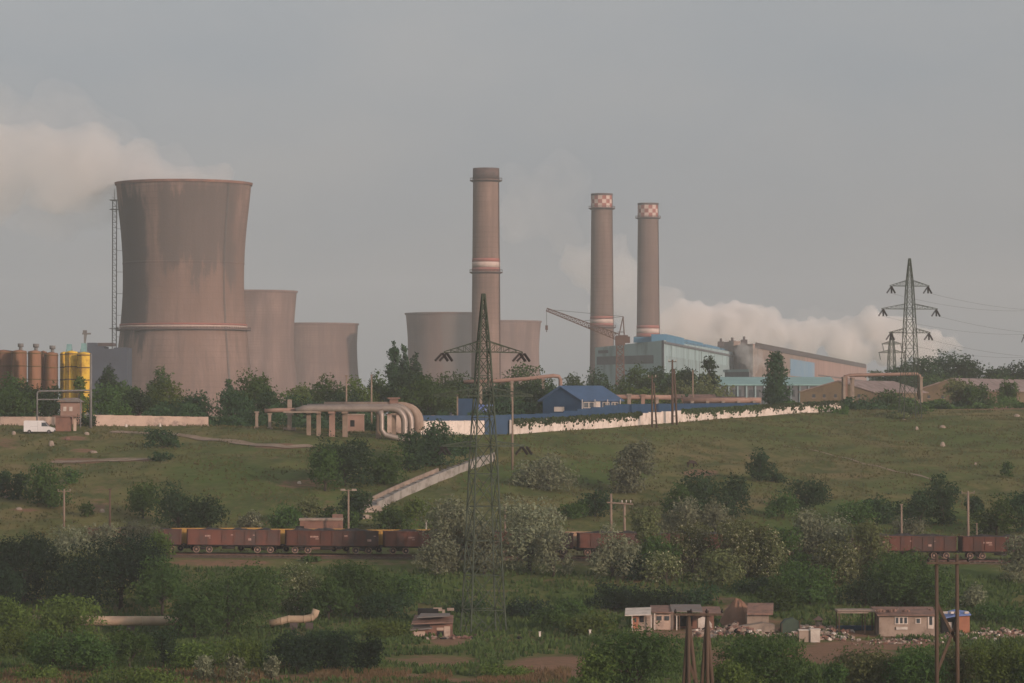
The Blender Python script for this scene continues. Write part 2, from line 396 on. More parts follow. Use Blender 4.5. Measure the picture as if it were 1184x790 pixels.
wd = bpy.data.worlds.new('World'); S.world = wd; wd.use_nodes = True
wn = wd.node_tree; wn.nodes.clear()
wo = wn.nodes.new('ShaderNodeOutputWorld'); bg = wn.nodes.new('ShaderNodeBackground')
sky = wn.nodes.new('ShaderNodeTexSky'); sky.sky_type = 'NISHITA'; sky.sun_disc = False
sky.sun_elevation = SUN_EL; sky.sun_rotation = SUN_AZ
sky.air_density = 1.0; sky.dust_density = 5.0; sky.ozone_density = 1.0; sky.altitude = 100
hsv = wn.nodes.new('ShaderNodeHueSaturation'); hsv.inputs['Saturation'].default_value = 0.12
wn.links.new(sky.outputs[0], hsv.inputs['Color'])
tc = wn.nodes.new('ShaderNodeTexCoord')
veil = mixc(wn, 1.0, hsv.outputs[0], (0.94, 0.985, 1.035), 'MULTIPLY')
cl = noise(wn, tc.outputs['Generated'], 11.0, 5, 0.5, (1, 1, 2.2))
cl2 = mixc(wn, ramp(wn, cl, 0.35, 0.7), (0.93, 0.95, 0.975), (1.08, 1.04, 1.015))
veil = mixc(wn, 0.62, veil, (1.60, 1.72, 1.83))
skyc = mixc(wn, 1.0, veil, cl2, 'MULTIPLY')
wn.links.new(skyc, bg.inputs['Color']); bg.inputs['Strength'].default_value = 0.15
wn.links.new(bg.outputs[0], wo.inputs['Surface'])

S.view_settings.view_transform = 'Standard'; S.view_settings.look = 'None'
S.view_settings.exposure = 0.33; S.view_settings.gamma = 1.0; S.view_settings.use_curve_mapping = False
cy = S.cycles
cy.use_denoising = True; cy.denoiser = 'OPENIMAGEDENOISE'
cy.max_bounces = 8; cy.diffuse_bounces = 2; cy.glossy_bounces = 1; cy.transmission_bounces = 3; cy.volume_bounces = 6
cy.transparent_max_bounces = 8
cy.caustics_reflective = False; cy.caustics_refractive = False
cy.volume_max_steps = 256

# ------------------------------------------------------------------ ground
def spaced(a, segs):
    out = [a]
    for end, step in segs:
        n = max(1, int(round((end - out[-1]) / step))); s0 = out[-1]
        out += [s0 + (end - s0) * (i + 1) / n for i in range(n)]
    return np.array(out)

SOIL = [  # photo u, y, half width, half height, amount
 (90, 533, 30, 3, 1), (155, 532, 22, 2, .8), (95, 521, 14, 2, .8), (85, 507, 16, 2.5, .8), (10, 513, 14, 6, .6), (112, 585, 16, 8, .55),
 (122, 562, 20, 10, .4), (6, 565, 9, 10, .7), (28, 590, 18, 2, .8), (345, 560, 25, 5, .6), (325, 516, 30, 3, .8), (372, 556, 16, 8, .5),
 (300, 530, 26, 1.8, .4), (220, 497, 20, 2, .4), (350, 505, 40, 5, .35), (260, 585, 40, 8, .3), (170, 600, 20, 8, .4), (380, 590, 12, 12, .5), (470, 575, 14, 3, .4), (510, 572, 10, 2, .5),
 (810, 547, 20, 4, .8), (862, 525, 28, 7, .4), (715, 517, 16, 3, .3), (1150, 472, 60, 1.6, .9), (1000, 545, 90, 3, .25), (1100, 530, 60, 4, .22), (940, 512, 60, 4, .25), (660, 540, 40, 4, .2),
 (255, 651, 60, 4, .75), (420, 651, 60, 3, .5), (690, 652, 50, 3, .5), (610, 670, 60, 2, .35), (740, 668, 30, 6, .5), (560, 683, 60, 1.5, .5), (1110, 650, 70, 2, .4), (560, 650, 80, 4, .3),
 (645, 772, 52, 12, 1), (700, 772, 30, 10, .8), (965, 757, 62, 10, .9), (1010, 746, 70, 5, .9), (1030, 733, 60, 4, .8), (800, 733, 65, 6, .7), (880, 726, 40, 10, .7),
 (390, 783, 130, 3.5, .75), (500, 764, 50, 6, .65), (570, 787, 70, 4, .7), (40, 788, 40, 3, .7), (280, 785, 60, 3, .7),
 (825, 693, 30, 3, .7), (856, 706, 20, 10, .8), (1085, 706, 14, 5, .5), (520, 742, 22, 4, .8), (500, 748, 40, 3, .4), (440, 728, 14, 5, .5), (1170, 735, 40, 3, .5), (345, 735, 8, 5, .6), (160, 752, 14, 5, .5), (830, 765, 14, 14, .8),
]
LUSH = [(620, 545, 60, 10, .6), (700, 545, 50, 14, .6), (480, 600, 40, 14, .7), (560, 555, 30, 20, .5), (1060, 560, 60, 12, .4), (250, 545, 60, 14, .5), (1000, 600, 120, 20, .7),
        (460, 680, 80, 14, .8), (700, 690, 60, 10, .8), (1100, 680, 70, 26, .7), (900, 690, 60, 20, .7), (560, 720, 60, 12, .8), (1000, 770, 100, 8, .4), (900, 745, 50, 6, .6), (480, 725, 50, 14, .7), (300, 675, 60, 10, .7), (1080, 495, 70, 14, .4), (880, 560, 60, 12, .4)]

def project(X, Y, Z):
    yc = -SP * Y + CP * Z; w = CP * Y + SP * Z
    w = np.maximum(w, 1.0)
    return 592 + F * X / w, 395 - F * yc / w

def blobs(U, V, lst):
    a = np.zeros_like(U)
    for (u, v, ru, rv, s) in lst:
        q = ((U - u) / ru) ** 2 + ((V - v) / rv) ** 2
        a = np.maximum(a, s * np.clip(1.6 - q * 0.8, 0, 1))
    return a

xs = spaced(-2400, [(-400, 100), (-150, 25), (-110, 5), (110, 1.25), (150, 5), (400, 25), (2400, 100)])
ys = spaced(-500, [(-100, 50), (300, 12), (340, 4), (880, 1.25), (1000, 6), (1600, 40), (5600, 200)])
GX, GY = np.meshgrid(xs, ys)
GZ = H(GX, GY)
V = np.stack([GX.ravel(), GY.ravel(), GZ.ravel()], 1)
nx, ny = len(xs), len(ys)
ii = (np.arange(ny - 1)[:, None] * nx + np.arange(nx - 1)[None, :]).ravel()
Q = np.stack([ii, ii + 1, ii + 1 + nx, ii + nx], 1)

gm, nt, out = nt_new('meadow_ground')
b = N(nt, 'ShaderNodeBsdfPrincipled', Roughness=0.95); b.inputs['Specular IOR Level'].default_value = 0.05
nt.links.new(b.outputs[0], out.inputs[0])
co = N(nt, 'ShaderNodeTexCoord').outputs['Object']
at_ = N(nt, 'ShaderNodeAttribute'); at_.attribute_name = 'cover'
sep = N(nt, 'ShaderNodeSeparateColor'); nt.links.new(at_.outputs['Color'], sep.inputs[0])
g1 = mixc(nt, ramp(nt, noise(nt, co, 0.03, 5, 0.6, (.8, .6, 1)), .4, .6), (0.104, 0.132, 0.038), (0.188, 0.155, 0.066))
g1 = mixc(nt, ramp(nt, noise(nt, co, 0.16, 5, 0.65, (1, .5, 1)), .45, .6), g1, (0.082, 0.1, 0.032))
g1 = mixc(nt, math_(nt, 'MULTIPLY', ramp(nt, noise(nt, co, 0.7, 4, 0.7, (1, .5, 1)), .5, .75), .6), g1, (0.21, 0.155, 0.08))
g1 = mixc(nt, math_(nt, 'MULTIPLY', ramp(nt, noise(nt, co, 0.075, 5, 0.7, (.7, 1.2, 1)), .56, .72), .6), g1, (0.235, 0.155, 0.085))
g2 = mixc(nt, ramp(nt, noise(nt, co, 0.4, 5, .65), .35, .7), (0.074, 0.112, 0.028), (0.108, 0.136, 0.04))
nz = noise(nt, co, 0.5, 6, 0.7)
lf = ramp(nt, math_(nt, 'ADD', sep.outputs[1], math_(nt, 'MULTIPLY', math_(nt, 'SUBTRACT', nz, .5), 1.2)), .2, .6)
g1 = mixc(nt, lf, g1, g2)
so_ = mixc(nt, ramp(nt, noise(nt, co, 0.9, 5, .65), .35, .7), (0.27, 0.15, 0.095), (0.19, 0.12, 0.075))
sf = ramp(nt, math_(nt, 'ADD', sep.outputs[0], math_(nt, 'MULTIPLY', math_(nt, 'SUBTRACT', nz, .5), 1.5)), .4, .75)
g1 = mixc(nt, sf, g1, so_)
nt.links.new(g1, b.inputs['Base Color'])
bn = N(nt, 'ShaderNodeBump', Strength=0.7, Distance=0.4)
nt.links.new(noise(nt, co, 1.3, 6, .7), bn.inputs['Height']); nt.links.new(bn.outputs[0], b.inputs['Normal'])
me = mesh_np('ground', V, Q, [gm])
PU, PV = project(V[:, 0], V[:, 1], V[:, 2])
soil = blobs(PU, PV, SOIL); lush = blobs(PU, PV, LUSH)
far = V[:, 1] > 900
soil[far] = 0; lush[far] = .6; soil[V[:, 1] < 300] = 0; lush[V[:, 1] < 300] = .5
ca = me.color_attributes.new('cover', 'FLOAT_COLOR', 'POINT')
ca.data.foreach_set('color', np.stack([soil, lush, np.zeros_like(soil), np.ones_like(soil)], 1).astype(np.float32).ravel())
me.polygons.foreach_set('use_smooth', [True] * len(me.polygons))
o = bpy.data.objects.new('ground', me); COL.objects.link(o); tag(o, kind='structure')

# ------------------------------------------------------------------ scattered grass and weeds
rng = np.random.default_rng(3)
def tufts(name, mat, n, region, hgt, wid, blades=3, accept=None):
    (u0, u1, y0, y1) = region
    # random photo positions back-projected on the ground by table look-up of the terrain grid
    U = rng.uniform(u0, u1, n); D = rng.uniform(y0, y1, n)
    X = (U - 592) / F * D; Z = H(X, D)
    if accept is not None:
        pu, pv = project(X, D, Z); k = accept(pu, pv, D); X, D, Z = X[k], D[k], Z[k]
    n = len(X); Vs = []; 
    P = np.repeat(np.stack([X, D, Z - 0.03], 1), blades, 0)
    m = n * blades
    ang = rng.uniform(0, 2 * PI, m); hh = hgt * rng.uniform(.5, 1.3, m); ww = wid * rng.uniform(.6, 1.4, m)
    off = np.stack([rng.normal(0, wid * .8, m), rng.normal(0, wid * .8, m), np.zeros(m)], 1)
    a = np.stack([np.cos(ang) * ww, np.sin(ang) * ww, np.zeros(m)], 1)
    tip = np.stack([rng.normal(0, .25, m) * hh, rng.normal(0, .25, m) * hh, hh], 1)
    P = P + off
    V = np.stack([P - a, P + a, P + tip + a * .25, P + tip - a * .25], 1).reshape(-1, 3)
    Q = np.arange(m * 4).reshape(-1, 4)
    me = mesh_np(name, V, Q, [mat]); o = bpy.data.objects.new(name, me); COL.objects.link(o)
    return o
tag(tufts('meadow_grass', L['grass'], 34000, (-90, 1280, 516, 800), .3, .1, 3,
          lambda u, v, d: (blobs(u, v, SOIL) < .3) & (np.sin(u * .05 + d * .13) + np.sin(u * .021 - d * .31) > -.6)), 'short meadow grass on the slope under the factory wall', 'grass', kind='stuff')
tag(tufts('weeds', L['grass'], 14000, (-90, 1280, 518, 800), .4, .1, 4,
          lambda u, v, d: (blobs(u, v, SOIL) < .2) & (np.sin(u * .043 + d * .09 + 1) + np.sin(u * .027 - d * .21) + .8 * np.sin(u * .11 + d * .3) > .55)), 'patches of taller weeds on the grassy slope', 'weeds', kind='stuff')
tag(tufts('weeds', L['weed'], 30000, (-90, 1280, 330, 487), .5, .14, 4,
          lambda u, v, d: (blobs(u, v, SOIL) < .35)), 'leafy green weeds over the valley floor', 'weeds', kind='stuff')
tag(tufts('dry_grass', L['dry'], 13000, (-60, 660, 325, 380), .5, .06, 4, lambda u, v, d: (v > 768 + 9 * np.sin(u * .05) + 6 * np.sin(u * .17)) & (np.sin(u * .09 + v * .2) + np.sin(u * .033) > -.5)), 'tall reddish dry grass along the lower edge of the valley', 'grass', kind='stuff')

# ------------------------------------------------------------------ dirt tracks and the railway
def ribbon(name, pts, w, mat, lift=0.04):
    P = [Vector(p) for p in pts]; Q = []
    for i in range(len(P) - 1):
        n = max(2, int((P[i + 1] - P[i]).length / 1.0))
        for k in range(n): Q.append(P[i].lerp(P[i + 1], k / n))
    Q.append(P[-1]); m = MB(); vs = []
    for i, p in enumerate(Q):
        d = (Q[min(i + 1, len(Q) - 1)] - Q[max(0, i - 1)]); s = Vector((-d.y, d.x, 0)).normalized() * w * (0.5 + .1 * math.sin(i * .7))
        for q in (p + s, p + s * .33, p - s * .33, p - s): vs.append((q.x, q.y, gz(q.x, q.y) + lift))
    fs = [(i * 4 + j, i * 4 + j + 1, i * 4 + j + 5, i * 4 + j + 4) for i in range(len(Q) - 1) for j in range(3)]
    m.add(vs, fs, 0, True)
    return tag(m.build(name, mat), kind='structure')
ribbon('dirt_path', [hit(128, 500), hit(180, 501.5), hit(222, 506), hit(262, 510), hit(300, 515), hit(330, 518), hit(362, 516)], 2.6, M['track'], .12)
ribbon('dirt_path', [hit(60, 535), hit(95, 534.5), hit(130, 532.5), hit(190, 530.5)], 2.6, M['track'], .12)
ribbon('dirt_path', [hit(905, 515), hit(960, 526), hit(1020, 541), hit(1080, 556)], .7, M['track'], .07)

TX0, TX1 = -75.0, 92.0
def track_pt(u, d0=500.0):
    """point of the front track centre line at photo column u (the line recedes a little to the right)"""
    k = (u - 592) / F; x = k * (d0 + 0.0) / (1 - k * 0.105); y = d0 + (x + 45.2) * 0.105
    return Vector((x, y, 0))
tdir = Vector((1, 0.105, 0)).normalized(); tang = math.atan2(0.105, 1)
def along(x, off):               # point on a track whose centre line is `off` metres behind the front one
    y = 500.0 + (x + 45.2) * 0.105 + off
    return Vector((x, y, 0))
def bed_z(x):                    # top of rail
    return -20.0 - 1.45 * np.clip((592 + F * x / 505.0 - 217) / 943.0, -.4, 1.3) + 0.42
# ballast as one bank under both lines, rails and sleepers of each
m = MB(); vs = []
xsr = np.linspace(TX0 - 40, TX1 + 40, 90)
for x in xsr:
    z = bed_z(x) - .2
    for off, dz in ((-3.0, -.75), (-1.7, -.03), (6.7, -.03), (8.0, -.75)):
        p = along(x, off); vs.append((p.x, p.y, z + dz))
m.add(vs, [(i * 4 + j, i * 4 + j + 1, i * 4 + j + 5, i * 4 + j + 4) for i in range(len(xsr) - 1) for j in range(3)], 0, False)
tag(m.build('track_bed', M['ballast']), kind='structure')
for off, lab in ((0.0, 'near railway track under the line of brown coal wagons'), (5.0, 'far railway track under the ochre wagons')):
    t = thing('railway_track', lab, 'railway track', along(0, off) + Vector((0, 0, 0)), 0)
    base = Vector(t.location); mr = MB()
    for s in (-.75, .75):
        pts = [along(x, off + s) + Vector((0, 0, bed_z(x) - .07)) - base for x in np.linspace(TX0 - 40, TX1 + 40, 60)]
        for a, c in zip(pts[:-1], pts[1:]): mr.bar(a, c, .08, .15)
    mr.build('rails', M['rail'], t)
    ms = MB()
    for x in np.arange(TX0 - 40, TX1 + 40, .75):
        p = along(x, off) + Vector((0, 0, bed_z(x) - .22)) - base; ms.box(p, (.24, 2.5, .16), tang)
    ms.build('sleepers', M['sleeper'], t)

# ------------------------------------------------------------------ haze
hm, nt, out = nt_new('haze_air')
pv = N(nt, 'ShaderNodeVolumePrincipled'); pv.inputs['Color'].default_value = (0.975, 0.99, 1.0, 1)
pv.inputs['Density'].default_value = 0.000132; pv.inputs['Anisotropy'].default_value = 0.0
nt.links.new(pv.outputs[0], out.inputs['Volume'])
m = MB(); m.box((0, 2600, 92), (5600, 6600, 246))
o = m.build('haze', hm); tag(o, 'pale evening haze lying over the whole valley', 'haze', kind='stuff')
# ================================================================== power station
def zpx(y, d): return at(592, y, d).z

def tower(u, d, prof, label, mat, grp='cooling towers of the power station', band=None, n=128):
    k = mpp(d); x = (u - 592) * k; zb = min(gz(x, d), 0.0) - .5
    t = thing('cooling_tower', label, 'cooling tower', (x, d, zb), 0, grp)
    P = [(r * k, zpx(y, d) - zb) for y, r in prof]
    # smooth the profile
    zs = np.linspace(P[0][1], P[-1][1], 40); zz = [p[1] for p in P][::-1]; rr = [p[0] for p in P][::-1]
    R = np.interp(zs, zz, rr)
    for _ in range(6): R[1:-1] = (R[:-2] + R[1:-1] * 2 + R[2:]) / 4
    th = 1.1
    outer = [(R[i], zs[i]) for i in range(40)]; inner = [(R[i] - th, zs[i]) for i in range(0, 40)]
    top = (R[0] - th, zs[0])
    m = MB(); m.lathe(list(reversed(inner)) + outer[:1] + outer, n); m.build('shell', mat, t)
    m = MB(); z = zs[0]; r0 = R[0]
    m.lathe([(r0 - 1.4, z - .7), (r0 + .5, z - .7), (r0 + .7, z + .4), (r0 - 1.4, z + .45), (r0 - 1.4, z - .7)], n, smooth=False)
    m.build('rim', M['rim_red'] if band else M['rim_conc'], t)
    return t, R, zs, k, zb
M['rim_red'] = pmat('reddish_rim', (0.27, 0.135, 0.1), (0.15, 0.09, 0.075), .2)
M['rim_conc'] = pmat('concrete_rim', (0.22, 0.14, 0.12), (0.16, 0.11, 0.1), .2)

D1 = 1600
base = (0.30, 0.198, 0.162); dark = (0.095, 0.072, 0.064)
k1 = mpp(D1)
big_mat = concrete_tower('big_tower_concrete', base, dark, 262 * k1, 1, sector=((-95 * k1, -36 * k1, 88 * k1, 256 * k1, .96, (0.07, 0.056, 0.053)), (-21 * k1, 62 * k1, 168 * k1, 264 * k1, .85, (0.105, 0.083, 0.075)), (60 * k1, 95 * k1, 130 * k1, 250 * k1, .5, (0.15, 0.105, 0.09)), (-20 * k1, 95 * k1, 95 * k1, 172 * k1, .5, (0.19, 0.12, 0.095))), stain=.75, lift=2.6)  # sector panels: darkest at left, greyer upper middle, browner right and below
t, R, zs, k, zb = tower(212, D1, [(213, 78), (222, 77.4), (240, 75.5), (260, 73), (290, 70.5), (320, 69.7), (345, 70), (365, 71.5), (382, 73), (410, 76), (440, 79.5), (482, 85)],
    'tallest nearest cooling tower, darker on its left side, with a painted ring and steaming mouth', big_mat, band=True)
zr = zpx(380, D1) - zb; rr = float(np.interp(zr, zs[::-1], R[::-1]))
m = MB(); m.lathe([(rr + .1, zr + 1.9), (rr + .3, zr + 1.85), (rr + .3, zr + 1.15), (rr + .1, zr + 1.1)], 128); m.build('red_ring', M['rust_band'], t)
m = MB(); m.lathe([(rr + .1, zr + 1.0), (rr + .35, zr + .95), (rr + .35, zr + .1), (rr + .1, zr + .05)], 128); m.build('white_ring', M['white_band'], t)
m = MB(); m.lathe([(rr - .2, zr - .5), (rr + 2.0, zr - .6), (rr + 2.0, zr - 1.0), (rr - .2, zr - 1.2), (rr - .2, zr - .5)], 128, smooth=False)
for q in range(128):
    a = 2 * PI * q / 128; m.bar((math.cos(a) * (rr + 1.9), math.sin(a) * (rr + 1.9), zr - .7), (math.cos(a) * (rr + 1.9), math.sin(a) * (rr + 1.9), zr + .5), .12)
m.lathe([(rr + 1.85, zr + .5), (rr + 1.95, zr + .5), (rr + 1.95, zr + .38), (rr + 1.85, zr + .38)], 128)
m.build('gallery', M['soot'], t)
# faint second ring
z2 = zpx(305, D1) - zb; r2 = float(np.interp(z2, zs[::-1], R[::-1]))
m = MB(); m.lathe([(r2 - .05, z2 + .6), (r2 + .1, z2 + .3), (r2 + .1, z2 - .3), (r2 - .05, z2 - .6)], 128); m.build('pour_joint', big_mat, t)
# ladder mast up the left flank and one down the right front
m = MB(); xl = -(R[0] * .975) - .6; zt = zpx(232, D1) - zb; zl = zpx(425, D1) - zb
for dx, dy in ((0, -1), (0, 1), (-1.8, -1), (-1.8, 1)): m.bar((xl + dx, dy, zl), (xl + dx, dy, zt), .22)
z = zl; s = 1
while z < zt:
    m.bar((xl, -1, z), (xl - 1.8, -1, z + 2), .16); m.bar((xl, -1, z), (xl - 1.8, -1, z), .16); m.bar((xl, 1, z), (xl - 1.8, 1, z), .16); z += 2.4
for z in (zt - 4, zt + .2, zr): m.box((xl - .9, 0, z), (4.2, 4, .3))
m.bar((xl - .9, 0, zt), (xl - .9, 0, zt + 5), .25)
for z in np.linspace(zl + 4, zt - 3, 8):
    m.bar((xl, 0, z), (-float(np.interp(z, zs[::-1], R[::-1])) + .3, 0, z), .18)
m.build('ladder_mast', M['galv'], t)
m = MB(); aa = -math.radians(44)
for i in range(39):
    z0, z1 = zs[i], zs[i + 1]; r0, r1 = R[i] + .35, R[i + 1] + .35
    a0 = aa
    for da in (-.011, .011):
        m.bar((r0 * math.cos(a0 + da), r0 * math.sin(a0 + da), z0), (r1 * math.cos(a0 + da), r1 * math.sin(a0 + da), z1), .13)
    for q in range(3):
        f = q / 3; r_ = r0 + (r1 - r0) * f + .1; z_ = z0 + (z1 - z0) * f
        m.bar((r_ * math.cos(a0 - .012), r_ * math.sin(a0 - .012), z_), (r_ * math.cos(a0 + .012), r_ * math.sin(a0 + .012), z_), .1)
m.build('shell_ladder', M['galv'], t)

base2 = (0.27, 0.178, 0.15); dark2 = (0.12, 0.086, 0.077)
tower(292, 2100, [(337.5, 51), (345, 50.4), (365, 48.5), (390, 47.5), (410, 48), (440, 51), (484, 57)],
      'middle cooling tower half hidden behind the tallest one', concrete_tower('tower_concrete', base2, dark2, 140 * mpp(2100), 2, stain=.5))
tower(362, 2350, [(375, 52), (382, 51.4), (400, 50.6), (425, 51.6), (450, 54), (484, 59)],
      'lowest cooling tower, plain pinkish, right of the two tall ones', concrete_tower('tower_concrete', base2, dark2, 104 * mpp(2350), 3, stain=.15))
tower(521, 2300, [(363, 52), (370, 51.2), (390, 49.6), (410, 49.4), (430, 50.5), (484, 57)],
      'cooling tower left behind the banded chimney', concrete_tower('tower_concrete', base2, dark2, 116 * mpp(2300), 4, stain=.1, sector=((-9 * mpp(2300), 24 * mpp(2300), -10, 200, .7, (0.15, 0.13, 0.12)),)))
tower(577, 2550, [(372, 48.5), (379, 47.8), (400, 46.2), (420, 46.6), (440, 48), (484, 53)],
      'farther cooling tower right behind the banded chimney', concrete_tower('tower_concrete', base2, dark2, 108 * mpp(2550), 5, stain=.1))

def chimney(u, d, ytop, rt, rb, label, bands, crown, seed, base=(0.26, 0.175, 0.14)):
    k = mpp(d); x = (u - 592) * k; zb = min(gz(x, d), 0) - .5; zt = zpx(ytop, d) - zb
    t = thing('chimney', label, 'chimney', (x, d, zb), 0, 'tall chimneys of the power station')
    def rad(z): return (rb + (rt - rb) * min(1, z / zt)) * k
    zsx = np.linspace(0, zt, 30)
    m = MB(); m.lathe([(rad(z), z) for z in zsx] + [(rad(zt) - .8, zt), (rad(zt) - .8, zt - 6)], 48)
    m.build('shaft', concrete_tower('chimney_concrete', base, tuple(c * .45 for c in base), zt, seed, stain=.45, lift=2.4), t)
    for (ya, yb, mt) in bands:
        za, zb2 = zpx(ya, d) - zb, zpx(yb, d) - zb
        m = MB(); m.lathe([(rad(za) - .1, za), (rad(za) + .12, za), (rad(zb2) + .12, zb2), (rad(zb2) - .1, zb2)], 48)
        m.build('painted_band', M[mt], t)
    def gallery(y, ext=1.5):
        z = zpx(y, d) - zb; r = rad(z); m = MB()
        m.lathe([(r - .1, z - .9), (r + ext, z - .2), (r + ext, z + .1), (r - .1, z + .1)], 48, smooth=False)
        for q in range(24):
            a = 2 * PI * q / 24; p = (math.cos(a) * (r + ext - .1), math.sin(a) * (r + ext - .1))
            m.bar((p[0], p[1], z), (p[0], p[1], z + 1.2), .12)
        m.lathe([(r + ext - .15, z + 1.15), (r + ext - .03, z + 1.15), (r + ext - .03, z + 1.28), (r + ext - .15, z + 1.28)], 48)
        m.build('gallery', M['soot'], t)
    if crown:
        za, zc = zpx(crown[0], d) - zb, zpx(crown[1], d) - zb
        rows = 3; m = MB(); prof = [(rad(za + (zc - za) * i / rows) + .14, za + (zc - za) * i / rows) for i in range(rows + 1)]
        m.lathe(prof, 16, smooth=False, mifun=lambda i, q: (i + q) % 2)
        m.build('checker_crown', [M['rust_band'], M['white_band']], t)
        m = MB(); r = rad(zt); m.lathe([(r - .5, zt - .8), (r + .3, zt - .8), (r + .3, zt + .2), (r - .5, zt + .2)], 48, smooth=False); m.build('rim', M['soot'], t)
        gallery(crown[0] + 1.2)
    else:
        m = MB(); r = rad(zt); za = zpx(ytop + 12.5, d) - zb
        m.lathe([(rad(za), za), (rad(za) + .15, za), (r + .15, zt + .1), (r - .8, zt + .1)], 48); m.build('soot_crown', M['soot'], t)
        gallery(ytop + 14)
    gallery(max(bands[-1][1], bands[-1][0]) + 1.5, 1.3)
    m = MB()
    for a in (math.radians(-20),):
        for da in (-.06, .06):
            m.bar((rad(0) * 1.02 * math.cos(a + da), rad(0) * 1.02 * math.sin(a + da), 0), ((rad(zt) + .2) * math.cos(a + da), (rad(zt) + .2) * math.sin(a + da), zt), .18)
    m.build('ladder', M['soot'], t)
    return t
chimney(562, 1700, 195, 15, 17.6, 'tallest chimney, with a soot-dark top and a red and white band halfway up',
        [(299, 303, 'rust_band'), (303.2, 309.5, 'white_band'), (309.8, 313.5, 'rust_band')], None, 6, (0.28, 0.185, 0.148))
chimney(696, 2000, 224.5, 12.1, 14.6, 'left of the two chimneys with a red and white checkered crown, behind the crane jib',
        [(366, 369, 'rust_band'), (369.2, 374, 'white_band'), (374.2, 377, 'rust_band')], (240, 226.5), 7, (0.24, 0.165, 0.135))
chimney(749.5, 2150, 235.5, 11.7, 14.4, 'right of the two checkered chimneys, rising behind the teal boiler house',
        [(376.5, 380, 'rust_band'), (380.2, 385.5, 'white_band'), (385.7, 390, 'rust_band')], (251, 237.5), 8, (0.245, 0.168, 0.138))

# ---- generic polygon walls between ground-plan points
def wall_block(pts, ztops, zb):
    """closed block over a plan polygon with a top height per corner"""
    n = len(pts); vs = [(p[0], p[1], zb) for p in pts] + [(p[0], p[1], z) for p, z in zip(pts, ztops)]
    m = MB(); m.add(vs, [list(reversed(range(n))), list(range(n, 2 * n))] + [[i, (i + 1) % n, (i + 1) % n + n, i + n] for i in range(n)])
    return m
def xy(u, d): return Vector(((u - 592) * mpp(d), d, 0))
def face_panel(a, b, t0, t1, z0, z1, off=.15, thick=.3):
    """slab lying on the wall a-b (outward = right hand of a->b seen from above towards the camera)"""
    d = (b - a); nrm = Vector((d.y, -d.x, 0)).normalized()
    p, q = a + d * t0 + nrm * off, a + d * t1 + nrm * off
    m = MB(); i, j = p - nrm * thick, q - nrm * thick
    m.add([(p.x, p.y, z0), (q.x, q.y, z0), (j.x, j.y, z0), (i.x, i.y, z0), (p.x, p.y, z1), (q.x, q.y, z1), (j.x, j.y, z1), (i.x, i.y, z1)],
          [(0, 1, 2, 3), (4, 7, 6, 5), (0, 4, 5, 1), (1, 5, 6, 2), (2, 6, 7, 3), (3, 7, 4, 0)])
    return m

# boiler house: gable front (left) and long flank (right)
t = thing('boiler_house', 'long pale teal boiler house with bright blue roof boxes under the checkered chimneys', 'factory building')
A, B, C2 = xy(688, 1700), xy(768, 1640), xy(866, 2150); D_ = A + (C2 - B)
zt = zpx(393.5, 1640)
m = wall_block([A, B, C2, D_], [zpx(402, 1700), zt, zpx(411.5, 2150) + 0.6, zpx(402, 1700)], -3); m.build('wall', M['teal'], t)
face_panel(A, B, .03, .85, zpx(421, 1670), zpx(411.5, 1670)).build('glazing_band', M['greyband'], t)
face_panel(A, B, .05, .2, zpx(408.5, 1690), zpx(405, 1690)).build('vent', M['greyband'], t)
face_panel(A, B, .97, 1.0, -3, zt, .25).build('corner_post', M['greyband'], t)
face_panel(B, C2, .02, .98, zpx(430, 1700), zpx(411, 1700) - 1, .2).build('flank_panel', M['teal_dark'], t)
face_panel(B, C2, 0, 1, zt - 1.6, zt - .5, .5).build('eaves_beam', M['greyband'], t)
for i in range(6):
    face_panel(B, C2, .06 + i * .155, .068 + i * .155, -3, zt - 2, .3).build('pilaster', M['teal_dark'], t)
ax = (C2 - B).normalized(); L_ = (C2 - B).length
for i in range(4):
    s0 = .0 + i * .235
    c = B + ax * (L_ * (s0 + .105)) + Vector((-1, 0, 0)) * (3.5 + i * 1.5)
    m = MB(); hgt = 3.4
    m.box((c.x, c.y, zt + hgt / 2 - .4), (7, L_ * .17, hgt), -math.atan2(ax.x, ax.y))
    m.build('roof_box', M['monitor'], t)
m = MB(); c = A.lerp(B, .8); m.box((c.x, c.y + 12, zt + .6), (12, 12, 2.6), -.25); m.build('roof_box', M['monitor'], t)
m = MB()
for s in np.linspace(.02, .95, 24):
    p = B + ax * (L_ * s); m.bar((p.x - .5, p.y, zt), (p.x - .5, p.y, zt + 1.3), .15)
a_, b_ = B + ax * (L_ * .02), B + ax * (L_ * .95)
m.bar((a_.x - .5, a_.y, zt + 1.25), (b_.x - .5, b_.y, zt + 1.25), .13)
m.build('roof_rail', M['greyband'], t)

# turbine hall: brown end wall and long receding pink-brown flank
t = thing('turbine_hall', 'long pinkish brown turbine hall with a dark parapet and one blue wall panel', 'factory building')
A, B, C2 = xy(826, 2080), xy(871, 1990), xy(1002, 2900); D_ = A + (C2 - B)
zt = zpx(397.5, 1990)
wall_block([A, B, C2, D_], [zt] * 4, -3).build('wall', M['brown_hall'], t)
face_panel(A, B, 0, 1, -3, zt - .3, .2).build('end_wall', M['brown_end'], t)
face_panel(A, B, .3, .55, zt - .5, zt + 2.2, 1, 4).build('penthouse', M['brown_end'], t)
face_panel(B, C2, .01, .985, zt - 2.2, zt + .9, .6).build('parapet', M['darkroof'], t)
face_panel(B, C2, .0, .36, -3, zt - 2.5, .3).build('flank_panel', M['brown_end'], t)
face_panel(B, C2, .245, .44, zpx(436, 2300), zt - 5, .5).build('blue_panel', M['hall_blue'], t)
for zz in (zt * .36, zt * .66):
    face_panel(B, C2, .48, .98, zz, zz + .7, .35).build('cornice', M['darkroof'], t)
